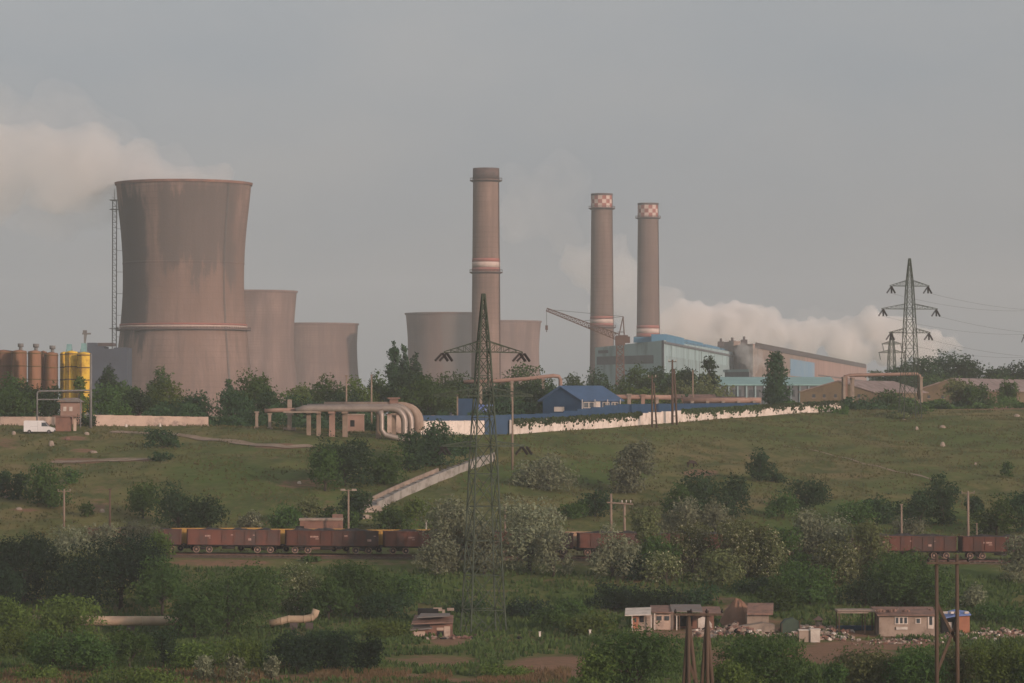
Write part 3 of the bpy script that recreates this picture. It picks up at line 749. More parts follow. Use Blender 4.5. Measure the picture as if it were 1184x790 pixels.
for i in range(3):
    p = A.lerp(B, .2 + .3 * i); m = MB(); m.box((p.x, p.y + 10, zt + 1.4), (3.5, 5, 2.8)); m.tube([(p.x, p.y + 10, zt + 2.8), (p.x, p.y + 10, zt + 4.6)], .7); m.build('roof_vent', M['darkroof'], t)

# annexe and low teal shed in front
t = thing('pump_annexe', 'small dark flat annexe between the teal boiler house and the brown hall', 'factory building')
A, B, C2 = xy(838, 1620), xy(866, 1600), xy(868, 1700)
wall_block([A, B, C2, A + C2 - B], [zpx(429, 1600)] * 4, -3).build('wall', M['greyband'], t)
face_panel(A, B, -.03, 1.03, zpx(429, 1600) - .4, zpx(427, 1600), .5).build('roof', M['teal_dark'], t)
t = thing('teal_shed', 'low wide shed with a pale teal roof and grey columned wall behind the dark poplar', 'factory building')
A, B, C2 = xy(822, 1210), xy(966, 1210), xy(958, 1300); D_ = xy(828, 1300)
ze, zr_ = zpx(444.5, 1210), zpx(436, 1300)
wall_block([A, B, C2, D_], [ze, ze, ze, ze], -3).build('wall', M['greyband'], t)
o_ = .8; m = MB()
vs = [(A.x - o_, A.y - o_, ze), (B.x + o_, B.y - o_, ze), (C2.x + o_, C2.y, zr_), (D_.x - o_, D_.y, zr_)]
m.add(vs + [(v[0], v[1], v[2] - .4) for v in vs], [(0, 1, 2, 3), (7, 6, 5, 4), (0, 4, 5, 1), (1, 5, 6, 2), (2, 6, 7, 3), (3, 7, 4, 0)]); m.build('roof', M['teal_roof'], t)
m = MB()
for i in range(15):
    p = A.lerp(B, i / 14); m.box((p.x, p.y - .3, (ze - 3) / 2 - .3), (.5, .5, ze + 2.4))
m.build('column', M['teal_dark'], t)
for i in range(7):
    face_panel(A, B, .02 + i * .143, .10 + i * .143, ze - 4.2, ze - 1.8, .1).build('window', M['glass'], t)

# coal bunker building left of the big tower
t = thing('coal_bunker', 'dark slate coloured stepped coal bunker beside the tallest cooling tower', 'factory building')
m = MB()
for (u0, u1, y) in ((101, 112, 396.5), (112, 120, 400.5), (120, 132, 403.5), (132, 147, 402)):
    a, b_ = xy(u0, 1380), xy(u1, 1380); m.box(((a.x + b_.x) / 2, 1388, (zpx(y, 1380) - 3) / 2), (b_.x - a.x - .01, 16 + u0 * .02, zpx(y, 1380) + 3))
m.build('wall', M['coalbunker'], t)
m = MB(); a = xy(116, 1380); m.box((a.x, 1388, zpx(400, 1380) + .6), (9, 10, 1.2)); m.build('roof_vent', M['darkroof'], t)

# ---- silos
def silo(u, d, ytop, rpx, label, mat, grp, hat=True, nb=5):
    k = mpp(d); x = (u - 592) * k; zb = gz(x, d); h = zpx(ytop, d) - zb; r = rpx * k
    t = thing('silo', label, 'silo', (x, d, zb), 0, grp)
    m = MB(); m.lathe([(r * .35, 1.2), (r, 3.2), (r, h - .4), (r * .96, h), (0.01, h + .35)], 32); m.build('barrel', mat, t)
    for i in range(nb):
        m = MB(); z = 3.4 + (h - 3.9) * i / (nb - 1); m.lathe([(r - .02, z - .14), (r + .09, z - .12), (r + .09, z + .12), (r - .02, z + .14)], 32)
        m.build('hoop', M['silo_band'], t)
    for a in range(4):
        m = MB(); q = PI / 4 + a * PI / 2; m.bar((r * .8 * math.cos(q), r * .8 * math.sin(q), 0), (r * .8 * math.cos(q), r * .8 * math.sin(q), 3.6), .25); m.build('leg', M['galv'], t)
    if hat:
        m = MB(); m.tube([(r * .2, 0, h), (r * .2, 0, h + 1.0)], .45, 10); m.tube([(r * .2, 0, h + 1.0), (r * .2, 0, h + 1.9)], .75, 10); m.build('dust_filter', M['galv'], t)
    m = MB(); q = -1.9
    for dq in (-.1, .1): m.bar((math.cos(q + dq) * (r + .12), math.sin(q + dq) * (r + .12), .3), (math.cos(q + dq) * (r + .12), math.sin(q + dq) * (r + .12), h), .07)
    for z in np.arange(.5, h, .45): m.bar((math.cos(q - .1) * (r + .12), math.sin(q - .1) * (r + .12), z), (math.cos(q + .1) * (r + .12), math.sin(q + .1) * (r + .12), z), .05)
    m.build('ladder', M['silo_band'], t)
g = 'rusty brown silos behind the left trees'
silo(4, 905, 406, 13, 'widest rusty silo at the left edge of the picture', M['rust_silo'], g, False)
silo(22, 900, 406, 9, 'rusty silo with a square filter hat, right of the widest one', M['rust_silo'], g)
silo(40, 890, 406.5, 7.8, 'reddish silo in the middle of the rusty row, lit brightest', M['rust_silo'], g)
silo(50, 900, 407, 4.5, 'slim rusty silo squeezed between two wider ones', M['rust_silo'], g, False)
silo(59, 895, 408.5, 8, 'dull brown silo nearest to the yellow ones', M['rust_silo'], g)
g = 'yellow silos behind the left trees'
silo(74, 900, 408, 4.5, 'narrow orange-yellow silo at the left of the yellow group', M['silo_yellow'], g, False)
silo(82.5, 893, 407, 7.4, 'left of the two full yellow silos', M['silo_yellow'], g, False)
silo(97, 890, 408.5, 7.8, 'right of the two full yellow silos, beside a tall pole', M['silo_yellow'], g, False)
t = thing('batching_plant', 'pale teal mixing plant with a small crane head rising behind the yellow silos', 'factory building', xy(88, 960))
k = mpp(960); bz = gz(t.location.x, 960); t.location.z = bz; zz = lambda y: zpx(y, 960) - bz
for dx, yy, hh in ((-8, 404, 12), (9, 402, 10)):
    m = MB(); m.box((dx * k, 0, zz(yy)), (7 * k, 2, hh * k), taper=.75); m.build('hopper', M['tealkit'], t)
m = MB()
for dx in (-11, -5, 5.5, 12): m.bar((dx * k, 0, 0), (dx * k, 0, zz(404)), .3)
m.box((1 * k, 0, zz(408)), (26 * k, 2.4, .5)); m.build('frame', M['galv'], t)
m = MB(); m.bar((10 * k, 0, zz(398)), (10 * k, 0, zz(384)), .5); m.bar((7 * k, 0, zz(386)), (17 * k, 0, zz(386)), .45); m.box((10 * k, 0, zz(383.5)), (1.0, 1.0, .7)); m.bar((10 * k, 0, zz(398)), (12 * k, 0, zz(386)), .3); m.build('crane_head', M['galv'], t)

# ---- tower crane
t = thing('tower_crane', 'rusty lattice crane with a long jib leaning left in front of the checkered chimney', 'crane', (0, 0, 0))
d = 1250; k = mpp(d); x0 = (717 - 592) * k; t.location = (x0, d, gz(x0, d)); bz = t.location.z
P = lambda u, y, dy=0: Vector(((u - 717) * k, dy, zpx(y, d) - bz))
def lattice(m, a, b, w0, w1, nseg, bw, side=Vector((0, 1, 0)), legs=4):
    a, b = Vector(a), Vector(b); dr = (b - a).normalized(); s1 = dr.cross(side).normalized(); s2 = dr.cross(s1).normalized()
    def cs(f):
        c = a.lerp(b, f); w = (w0 + (w1 - w0) * f) / 2
        return [c + s1 * w + s2 * w, c - s1 * w + s2 * w, c - s1 * w - s2 * w, c + s1 * w - s2 * w]
    for i in range(nseg):
        p, q = cs(i / nseg), cs((i + 1) / nseg)
        for j in range(4):
            m.bar(p[j], q[j], bw); m.bar(p[j], q[(j + 1) % 4], bw * .6); m.bar(p[(j + 1) % 4], q[j], bw * .6); m.bar(q[j], q[(j + 1) % 4], bw * .6)
m = MB(); lattice(m, P(717, 476), P(717, 398), 3.2, 2.3, 12, .42); m.build('mast', M['crane'], t)
m = MB(); m.box(P(717, 394), (3.4, 3, 3.2)); m.box(P(721, 391), (3, 2.4, 2)); m.build('cab', M['crane'], t)
m = MB(); lattice(m, P(715, 390), P(632, 358), 2.2, 1.0, 18, .3); m.build('jib', M['crane'], t)
m = MB()
for dy in (-1, 1):
    m.bar(P(715, 391, dy), P(720.5, 366, 0), .35); m.bar(P(722, 391, dy), P(720.5, 366, 0), .35)
m.bar(P(714, 384), P(722, 384), .25); m.build('a_frame', M['crane'], t)
m = MB(); m.tube([P(720.5, 366), P(676, 371)], .08, 5); m.tube([P(720.5, 366), P(634, 358)], .07, 5); m.tube([P(632, 358), P(632, 378)], .08, 5); m.build('stay_cable', M['wire'], t)
m = MB(); m.box(P(632, 379), (.9, .9, 1.6)); m.tube([P(632, 380), P(632.2, 383), P(631.6, 384)], .15, 6); m.build('hook_block', M['crane'], t)
m = MB(); m.box(P(724, 393), (2.6, 2.6, 2.2)); m.build('counterweight', M['crane'], t)

# ---- gabled sheds at right
def shed(name, label, u0, u1, d, yeave, yapex, uapex, length, skew, mats, windows=(), rz=0):
    k = mpp(d); x0, x1, xa = [(u - 592) * k for u in (u0, u1, uapex)]
    cx = (x0 + x1) / 2; bz = gz(cx, d) - .3; t = thing(name, label, 'shed', (cx, d, bz), rz)
    e, a = zpx(yeave, d) - bz, zpx(yapex, d) - bz
    P = [(x0 - cx, 0), (x1 - cx, 0), (x1 - cx, e), (xa - cx, a), (x0 - cx, e)]
    n = len(P); vs = [(x, 0, z) for x, z in P] + [(x + skew, length, z) for x, z in P]
    m = MB(); m.add(vs, [list(range(n)), list(reversed(range(n, 2 * n)))] + [[i, i + n, (i + 1) % n + n, (i + 1) % n] for i in range(n)]); m.build('wall', mats[0], t)
    for (p, q, s) in ((P[2], P[3], 1), (P[3], P[4], -1)):
        m = MB(); dv = Vector((p[0] - q[0], 0, p[1] - q[1])); dv = dv.normalized()
        lo, hi = (p, q) if s > 0 else (q, p)
        dl = Vector((lo[0] - hi[0], 0, lo[1] - hi[1])).normalized() * .6
        A_ = Vector((lo[0], -.4, lo[1] + .06)) + dl; B_ = Vector((hi[0], -.4, hi[1] + .06)); off = Vector((skew, length + .8, 0))
        up = Vector((0, 0, .22))
        vv = [A_, B_, B_ + off, A_ + off]; m.add(vv + [v + up for v in vv], [(0, 1, 2, 3), (7, 6, 5, 4), (0, 4, 5, 1), (1, 5, 6, 2), (2, 6, 7, 3), (3, 7, 4, 0)])
        m.build('roof', mats[1], t)
    for (u, y, w, h) in windows:
        m = MB(); m.box(((u - 592) * k - cx, -.05, zpx(y, d) - bz), (w * k, .2, h * k)); wn_ = m.build('window', M['glass'], t)
        m = MB(); m.box(((u - 592) * k - cx, -.1, zpx(y + h / 2 + .3, d) - bz), (w * k + .3, .3, .15)); m.build('sill', M['plaster'], wn_)
    return t
shed('gabled_shed', 'brown gabled shed with dark small windows right of the ivied white wall', 925, 1008, 850, 453.5, 441, 969, 26, 16, (M['brown_shed'], M['pink_roof']),
     [(941, 458, 3.6, 4), (953, 458, 3, 4), (966, 458, 3, 4), (993, 458, 3, 4)])
shed('gabled_shed', 'brown gabled shed with long pinkish roof at the far right', 1058, 1140, 880, 452, 438.5, 1100, 60, 36, (M['brown_shed'], M['pink_roof']),
     [(1074, 459, 3, 3.5), (1090, 459, 3, 3.5)])
shed('farm_shed', 'low dark shed with a pinkish roof cut off by the right edge', 1140, 1205, 905, 456, 445, 1150, 22, 14, (M['teal_dark'], M['pink_roof']), [(1155, 461, 4, 3.4), (1168, 461, 4, 3.4)])

# ---- pipe bridges
def pipe_bridge(label, pts, d, r, posts, mat='pinkpipe', n=1, gap=1.5, ends=()):
    k = mpp(d); o = xy(pts[0][0], d); bz = gz(o.x, d); t = thing('pipe_bridge', label, 'pipe bridge', (o.x, d, bz), 0, 'pipe bridges of the power station')
    for i in range(n):
        dy = i * gap; m = MB(); pp = [Vector(((u - pts[0][0]) * k, dy, zpx(y, d) - bz)) for u, y in pts]
        m.tube(pp, r, 12); 
        for p in pp[1:-1]: m.tube([p - Vector((0, 0, .01)), p + Vector((.01, 0, .02))], r * 1.02, 12)
        m.build('pipe', M[mat], t)
    for (u, y) in posts:
        m = MB(); x = (u - pts[0][0]) * k; z = zpx(y, d) - bz
        m.box((x, -.5, z / 2), (.55, .5, z)); m.box((x, n * gap, z / 2), (.55, .5, z)); m.box((x, (n * gap - .5) / 2, z - .15), (.7, n * gap + 1.4, .4)); m.build('support', M['concrete'], t)
    return t
pipe_bridge('high pipe bridge with brick coloured end posts beside the farther pylon', [(978, 464), (978, 434.5), (984, 434), (1060, 432.5), (1063, 434), (1063.5, 462)], 815, .4, [(976, 436), (986, 437), (1065, 436)], n=2, gap=1.3)
pipe_bridge('slender pipe bridge rising to the right behind the big pylon', [(536, 441.5), (575, 440.5), (610, 438), (640, 434.6), (646, 435.5), (648, 439), (648, 452)], 760, .42, [(556, 443), (592, 441), (628, 438)], n=1)
pipe_bridge('low bundle of pinkish pipes on short posts above the blue fence', [(790, 463), (880, 463)], 772, .6, [(800, 464), (818, 464), (836, 464), (854, 464), (872, 464)], n=2, gap=1.6)
pipe_bridge('pair of stub pipes on concrete posts behind the blue house', [(690, 458.5), (700, 459), (778, 459.5)], 768, .5, [(727.5, 456), (743, 456.5), (760, 460)], n=1)
for (u, d, yt, lab) in ((727.5, 762, 455.5, 'left of two concrete stumps beside the blue house'), (743.5, 763, 456, 'right of two concrete stumps beside the blue house, pinkish')):
    p = ground_at(u, d); h = zpx(yt, d) - p.z; m = MB(); m.box((0, 0, h / 2), (.75, .75, h)); m.box((0, 0, h - .2), (1.1, 1.1, .4)); m.box((0, 0, .2), (1.2, 1.2, .4))
    tag(m.build('concrete_stump', M['pinkpipe'] if u > 740 else M['concrete'], None, p), lab, 'stump')

# long low brown roofs behind the fence
for (u0, u1, y0, y1, d, mt, lab) in ((779, 828, 456, 460.5, 800, 'tile', 'low dark red shed roof behind the pinkish pipes'), (808, 862, 458.5, 463, 830, 'darkroof', 'low black roof of a shed under the bushes')):
    k = mpp(d); x0, x1 = (u0 - 592) * k, (u1 - 592) * k; bz = gz((x0 + x1) / 2, d); t = thing('low_shed', lab, 'shed', ((x0 + x1) / 2, d, bz))
    h = zpx(y1, d) - bz; m = MB(); m.box((0, 4, h / 2), (x1 - x0 - .6, 7, h)); m.build('wall', M['brick'], t)
    m = MB(); hh = zpx(y0, d) - bz; w = (x1 - x0) / 2
    m.add([(-w, 0, h), (w, 0, h), (w, 4, hh), (-w, 4, hh), (w, 8, h), (-w, 8, h)], [(0, 1, 2, 3), (3, 2, 4, 5), (0, 3, 5), (1, 4, 2), (0, 5, 4, 1)]); m.build('roof', M[mt], t)

# ---- blue house
t = thing('blue_house', 'blue sheet-metal house with white framed windows behind the ivied white wall', 'house')
d = 712; k = mpp(d); o = xy(672, d); bz = gz(o.x, d) + 0.2; t.location = (o.x, d, bz); z_ = lambda y: zpx(y, d) - bz
E = Vector((7.6, 1.6, 0)); G = Vector((-7.6, 3.4, 0))      # window front to the right, gable to the left
c0 = Vector((0, 0, 0)); c1 = E; c3 = G; c2 = E + G
he = z_(462.5); hr = z_(447.5)
mid0 = (c0 + c3) * .5; mid1 = (c1 + c2) * .5
vs = [c0, c1, c2, c3] + [p + Vector((0, 0, he)) for p in (c0, c1, c2, c3)] + [mid0 + Vector((0, 0, hr)), mid1 + Vector((0, 0, hr))]
m = MB(); m.add(vs, [(3, 2, 1, 0), (0, 1, 5, 4), (1, 2, 6, 9, 5), (2, 3, 7, 6), (3, 0, 4, 8, 7)]); m.build('wall', M['blue'], t)
for (a, b_, r0, r1) in ((4, 5, 8, 9), (7, 6, 8, 9)):
    A_, B_, C_, D2 = Vector(vs[a]), Vector(vs[b_]), Vector(vs[r1]), Vector(vs[r0])
    ov = (A_ - D2).normalized() * .7; e1 = (B_ - A_).normalized() * .5
    q = [A_ + ov - e1, B_ + ov + e1, C_ + e1, D2 - e1]; q = [p + Vector((0, 0, .08)) for p in q]
    m = MB(); m.add(q + [p + Vector((0, 0, .2)) for p in q], [(0, 1, 2, 3), (7, 6, 5, 4), (0, 4, 5, 1), (1, 5, 6, 2), (2, 6, 7, 3), (3, 7, 4, 0)]); m.build('roof', M['blue_roof'], t)
for (a, b_, y0, y1) in ((.06, .34, 465, 472), (.56, .74, 465, 472.5), (.8, .97, 465, 472.5)):
    f = face_panel(c0, c1, a, b_, z_(y1), z_(y0), .08); wn_ = f.build('window', M['white'], t)
    for j in range(2):
        s = (b_ - a) / 2; face_panel(c0, c1, a + s * j + .012, a + s * (j + 1) - .012, z_(y1) + .12, z_(y0) - .12, .12).build('pane', M['glass'], wn_)
face_panel(c0, c1, .38, .5, z_(475.5), z_(464), .1).build('door', M['white'], t)
face_panel(c0, c1, -.02, 1.02, z_(474.5), z_(473.6), .6, .6).build('porch_ledge', M['white'], t)
face_panel(c3, c0, .3, .56, z_(476), z_(470.5), .08).build('window', M['white_wall'], t)
for i in range(4):
    p = c0.lerp(c1, i / 3) + Vector((.2, -.9, 0)); m = MB(); m.bar((p.x, p.y, 0), (p.x, p.y, he + .1), .14); m.build('porch_post', M['white'], t)

# blue tarpaulined shed behind the big pylon
t = thing('blue_annexe', 'dark blue sheet-metal annexe with pale posts behind the big pylon', 'shed', ground_at(545, 735))
bz = t.location.z; z_ = lambda y: zpx(y, 735) - bz; k = mpp(735)
m = MB(); m.box((-4 * k, 3, z_(461) / 2), (24 * k, 6, z_(461))); m.build('wall', M['blue'], t)
m = MB(); m.box((18 * k, 3, z_(452) * .55), (20 * k, 5, z_(452) * .2)); m.build('roof', M['blue_tarp'], t)
m = MB(); m.bar((-16 * k, -.2, 0), (-16 * k, -.2, z_(456)), .3); m.build('post', M['conc_pole'], t)
t = thing('slag_heap', 'slate-blue heap of tarpaulin and reddish scrap beside the blue fence', 'heap', ground_at(508, 730))
m = MB(); k = mpp(730)
rs = random.Random(2)
for i, (dx, h, w) in enumerate(((-14, 6, 12), (-2, 9, 16), (8, 13, 18), (17, 7, 12))):
    m.prism([(dx * k - w * k / 2, 0), (dx * k + w * k / 2, 0), (dx * k + 1, h * k + 1.5)], -1 + i * .4, 3 + i * .5)
m.build('tarpaulin', M['coalbunker'], t)
m = MB()
for i in range(30): m.box((rs.uniform(-20, 16) * k, -2 + rs.uniform(-1, 1), 1.6 + rs.uniform(0, 1.4)), (rs.uniform(.4, 1.6), .5, rs.uniform(.2, .5)), rs.uniform(-.5, .5))
m.build('scrap', M['pinkpipe'], t)

# ---- white wall, blue fence and ivy
WALL = [(478, 503, 640), (590, 502.8, 650), (745, 491.5, 700), (860, 482, 745), (972, 474.8, 790)]
def wl(u): return float(np.interp(u, [w[0] for w in WALL], [w[2] for w in WALL]))
def panels(name, label, cat, us, ytop, mat, dd=0.0, pw=2.6, thick=.16, post=None, zadd=0, cap=None, pmat_=None, grp=None, zdrop=.3):
    o = ground_at(us[0], wl(us[0]) + dd); t = thing(name, label, cat, o, 0, grp); m = MB(); u = us[0]
    while u < us[1] - .5:
        d = wl(u) + dd; u2 = min(us[1], u + pw / mpp(d)); d2 = wl(u2) + dd
        a, b_ = ground_at(u, d), ground_at(u2, d2); zt = max(zpx(ytop(u), d), zpx(ytop(u2), d2)) if False else (zpx(ytop((u + u2) / 2), (d + d2) / 2))
        dv = (b_ - a); c = (a + b_) / 2; ang = math.atan2(dv.y, dv.x); zb = min(a.z, b_.z) - zdrop
        m.box((c.x - o.x, c.y - o.y, (zt + zb) / 2 - o.z), (Vector((dv.x, dv.y, 0)).length - .02, thick, zt - zb), ang)
        if post:
            mp_ = MB(); mp_.box((a.x - o.x, a.y - o.y, (zt + zb) / 2 - o.z + post[1] / 2), (post[0], post[0], zt - zb + post[1]), ang); mp_.build('post', pmat_ or mat, t)
        u = u2
    m.build('panels', mat, t)
    return t
wy = lambda u: float(np.interp(u, [478, 590, 660, 745, 860, 972], [487, 486.2, 483, 477.5, 470.5, 464]))
panels('concrete_wall', 'short white concrete wall left of the blue gate', 'wall', (487, 560), wy, M['white_wall'], post=(.24, .05), grp=None)
panels('concrete_wall', 'long whitewashed concrete wall hung with ivy along the top of the slope', 'wall', (590, 972), wy, M['white_wall'], post=(.24, .05))
panels('metal_gate', 'blue sheet-metal gate between the two white walls', 'gate', (560.8, 589.2), lambda u: 481.5, M['blue'], dd=.6, post=(.14, .1))
fy = lambda u: float(np.interp(u, [484, 560, 640, 715, 800, 880], [480.5, 480.5, 478, 467.5, 466.5, 466]))
panels('blue_fence', 'long blue sheet-metal fence standing behind the white wall', 'fence', (487, 878), fy, M['blue'], dd=5, thick=.1, post=(.12, .05))
# left low walls
o = ground_at(108, 652)
def lowwall(label, u0, u1, d0, d1, ytop, ybot, mat):
    o = ground_at(u0, d0); t = thing('concrete_wall', label, 'wall', o); m = MB(); n = max(2, int((u1 - u0) * mpp(d0) / 3.0))
    for i in range(n):
        ua, ub = u0 + (u1 - u0) * i / n, u0 + (u1 - u0) * (i + 1) / n; da, db = d0 + (d1 - d0) * i / n, d0 + (d1 - d0) * (i + 1) / n
        a, b_ = xy(ua, da), xy(ub, db); zt = zpx(ytop + (ybot - ytop) * i / n, da); zb = min(gz(a.x, a.y), gz(b_.x, b_.y)) - .3; c = (a + b_) / 2; dv = b_ - a
        m.box((c.x - o.x, c.y - o.y, (zt + zb) / 2 - o.z), (dv.length - .03, .18, zt - zb), math.atan2(dv.y, dv.x))
        mp_ = MB(); mp_.box((a.x - o.x, a.y - o.y, (zt + zb) / 2 - o.z), (.26, .26, zt - zb + .1), math.atan2(dv.y, dv.x)); mp_.build('post', mat, t)
    m.build('panels', mat, t)
lowwall('low pale concrete wall in front of the tallest cooling tower', 109, 241, 652, 660, 480, 482.5, M['pale_wall'])
lowwall('low pale wall behind the white van at the left edge', -40, 70, 655, 655, 482, 482, M['pale_wall'])
# ================================================================== pylons
def pylon(label, u, ybase, d, ytop, arms, widths, rz, bw, seg_h=2.6, feet=True, base_z=None):
    """arms: (photo y, half length px, tip rise px); widths: (photo y, body width px)"""
    k = mpp(d); x = (u - 592) * k; bz = zpx(ybase, d) if base_z is None else base_z
    t = thing('pylon', label, 'pylon', (x, d, bz), rz, 'lattice electricity pylons')
    Z = lambda y: zpx(y, d) - bz
    ws = sorted([(Z(y), w * k) for y, w in widths]); WZ = [w[0] for w in ws]; WW = [w[1] for w in ws]
    W = lambda z: float(np.interp(z, WZ, WW))
    top = Z(ytop)
    def corner(z, j):
        h = W(z) / 2; return Vector(((-h, h, h, -h)[j], (-h, -h, h, h)[j], z))
    zs = [0.0]
    while zs[-1] < top - .8:
        zs.append(min(top, zs[-1] + max(1.1, min(seg_h * 1.6, W(zs[-1]) * 1.25))))
    for j in range(4):
        m = MB()
        for a, b_ in zip(zs[:-1], zs[1:]): m.bar(corner(a, j), corner(b_, j), bw)
        m.build('leg', M['pylon'], t)
    m = MB()
    for a, b_ in zip(zs[:-1], zs[1:]):
        for j in range(4):
            j2 = (j + 1) % 4
            m.bar(corner(a, j), corner(b_, j2), bw * .5); m.bar(corner(a, j2), corner(b_, j), bw * .5)
            m.bar(corner(b_, j), corner(b_, j2), bw * .5)
    m.build('lattice', M['pylon'], t)
    tips = []
    for (y, half, rise, tie, sides, ins) in arms:
        z = Z(y); m = MB(); hw = W(z) / 2
        for s in sides:
            tip = Vector((s * half * k, 0, z + rise * k))
            for dy in (-hw, hw):
                m.bar((s * hw, dy, z), tip, bw * .7); m.bar((s * hw, dy, z + tie * k), tip + Vector((0, 0, .1)), bw * .6)
                n = 5
                for i in range(n):
                    f0, f1 = i / n, (i + 1) / n
                    lo0 = Vector((s * hw, dy, z)).lerp(tip, f0); up1 = Vector((s * hw, dy, z + tie * k)).lerp(tip, f1); up0 = Vector((s * hw, dy, z + tie * k)).lerp(tip, f0)
                    m.bar(lo0, up0, bw * .3)
                    if i < n - 1: m.bar(lo0, up1, bw * .3)
            m.bar((s * hw, -hw, z), (s * hw, hw, z), bw * .5)
            tips.append(tip)
        m.bar((-hw, 0, z), (hw, 0, z), bw * .6)
        m.build('crossarm', M['pylon'], t)
        for s in sides:
            tip = Vector((s * half * k, 0, z + rise * k))
            for (ddx, cnt) in ins:
                for q in range(cnt):
                    m = MB(); a = tip + Vector((s * (-.35 + q * .55), 0, -.05)); b_ = a + Vector((ddx * k * (1 if s > 0 else 1), .4, -9.5 * k if d < 600 else -8.2 * k))
                    m.tube([a, a.lerp(b_, .08)], .06, 5)
                    for i in range(9):
                        c0, c1 = a.lerp(b_, .08 + i * .1), a.lerp(b_, .08 + i * .1 + .06)
                        m.tube([c0, c1], .17 if d < 600 else .2, 6)
                        m.tube([c1, a.lerp(b_, .08 + (i + 1) * .1)], .05, 4)
                    m.build('insulator', M['insul'], t)
    if feet:
        for j in range(4):
            c = corner(0, j); m = MB(); m.box((c.x, c.y, .1), (1.1, 1.1, 1.3), taper=.8); m.build('footing', M['concrete'], t)
    return t, tips
# the big one in the valley
t, tipsA = pylon('big green lattice pylon standing in the valley in the middle of the picture', 559, 745, 433, 335,
    [(407, 47.5, -1.0, 12, (-1, 1), ((8, 2), (-8, 2))), (458, 60, 0, 9, (-1, 1), ()), (516, 50, 0, 6, (-1, 1), ((8, 2), (-7, 1)))],
    [(335, 1.8), (380, 9), (407, 13), (440, 16), (500, 23), (516, 25), (600, 31), (680, 37), (745, 44)], math.radians(17), .17)
gzp = gz(t.location.x, 433)
t2, tipsB = pylon('farther three-armed lattice pylon rising above the right end of the grassy slope', 1052, 489, 765, 299,
    [(331, 24, 0, 6.5, (-1, 1), ((5.5, 1), (-5, 1), (1, 1))), (357.5, 34, 0, 6, (-1, 1), ((5.5, 1), (-5, 1), (1, 1))), (385, 25, 0, 5, (-1, 1), ((5.5, 1), (-5, 1), (1, 1)))],
    [(299, 1.8), (331, 7.5), (357, 10), (385, 12.5), (440, 17), (489, 22)], math.radians(12), .16)
t3, tipsC = pylon('distant small pylon showing left of the three-armed pylon against the steam', 1031, 476, 1500, 384,
    [(398, 12, 0, 3, (-1, 1), ((2, 1),)), (408, 16, 0, 3, (-1, 1), ((2, 1),))], [(384, 1.2), (398, 5), (408, 6.5), (476, 12)], math.radians(12), .3, feet=False)
t4, tipsD = pylon('pylon cut off by the right edge with only its arm tips showing', 1205, 478, 1050, 330,
    [(362, 18, 0, 4, (-1, 1), ((3, 1), (-3, 1))), (388, 23, 0, 4, (-1, 1), ((3, 1), (-3, 1)))], [(330, 1.5), (362, 6), (388, 8), (478, 16)], math.radians(12), .22, feet=False)
def wire(a, b, sag, r=.03, label='thin power line sagging from the three-armed pylon to the right edge', grp='power lines'):
    pts = []; a, b = Vector(a), Vector(b)
    for i in range(25):
        f = i / 24; p = a.lerp(b, f); p.z -= sag * 4 * f * (1 - f); pts.append(p - a)
    m = MB(); m.tube(pts, r, 5, cap=False); o = m.build('power_line', M['wire'], None, a)
    return tag(o, label, 'power line', grp)
k2 = mpp(765)
for (y, half, tgt) in ((331, 24, (1330, 338)), (357.5, 34, (1340, 366)), (385, 25, (1330, 392))):
    for s, nm in ((-1, 'left'), (1, 'right')):
        a = Vector((t2.location.x + s * half * k2 * math.cos(math.radians(12)), 765 + s * half * k2 * .2, zpx(y + 8, 765)))
        b_ = at(tgt[0] + s * 30, tgt[1], 1000)
        lvl = {331: 'top', 357.5: 'middle', 385: 'lowest'}[y]
        wire(a, b_, 4.5, .022, f'faint power line leaving the {nm} tip of the {lvl} arm of the three-armed pylon')

# ================================================================== poles
def pole(label, u, ybase, ytop, kind='post', d=None, w=None, mat='conc_pole'):
    p = hit(u, ybase) if d is None else ground_at(u, d)
    d = p.y; k = mpp(d); top = zpx(ytop, d) - p.z; w = w or .3
    t = thing('utility_pole', label, 'pole', p - Vector((0, 0, .3)), 0, 'poles along the railway and the wall')
    m = MB(); m.tube([(0, 0, 0), (0, 0, top + .3)], [w * .62, w * .42], 8); m.build('post', M[mat], t)
    T = top + .3
    if kind in ('tee', 'lamp'):
        m = MB(); m.bar((-.95, 0, T - .15), (.95, 0, T - .15), .11); m.build('crossarm', M[mat], t)
        for x in (-.9, 0, .9) if kind == 'tee' else (-.8, .8):
            m = MB()
            if kind == 'tee': m.tube([(x, 0, T - .1), (x, 0, T + .05), (x, 0, T + .18)], [.05, .08, .05], 6); m.build('insulator', M['stone'], t)
            else: m.prism([(x - .35, T - .2), (x + .45, T - .2), (x + .3, T + .08), (x - .3, T + .08)], -.2, .2); m.build('lamp_head', M['stone'], t)
    if kind == 'double':
        m = MB(); m.tube([(.9, 0, 0), (.35, 0, T * .86)], [w * .55, w * .42], 8); m.build('brace_post', M[mat], t)
        m = MB()
        for f in (.15, .35, .55, .75): m.bar((0, 0, T * f), (.9 - .55 * f / .86, 0, T * f), .16)
        m.build('spacer', M[mat], t)
        m = MB(); m.bar((-.8, 0, T - .4), (.8, 0, T - .4), .14); m.build('crossarm', M[mat], t)
        for x in (-.7, .7):
            m = MB(); m.tube([(x, 0, T - .35), (x, 0, T - .1), (x, 0, T + .05)], [.06, .1, .05], 6); m.build('insulator', M['white'], t)
    if kind == 'cap':
        m = MB(); m.box((0, 0, T + .05), (w * 1.5, w * 1.5, .14)); m.build('cap', M[mat], t)
    return t
pole('concrete pole with white insulators above the pale bush at left', 74, 612, 567, 'tee')
pole('old wooden pole on the bank right of the pale bush at left', 127, 618, 566, 'cap', mat='wood')
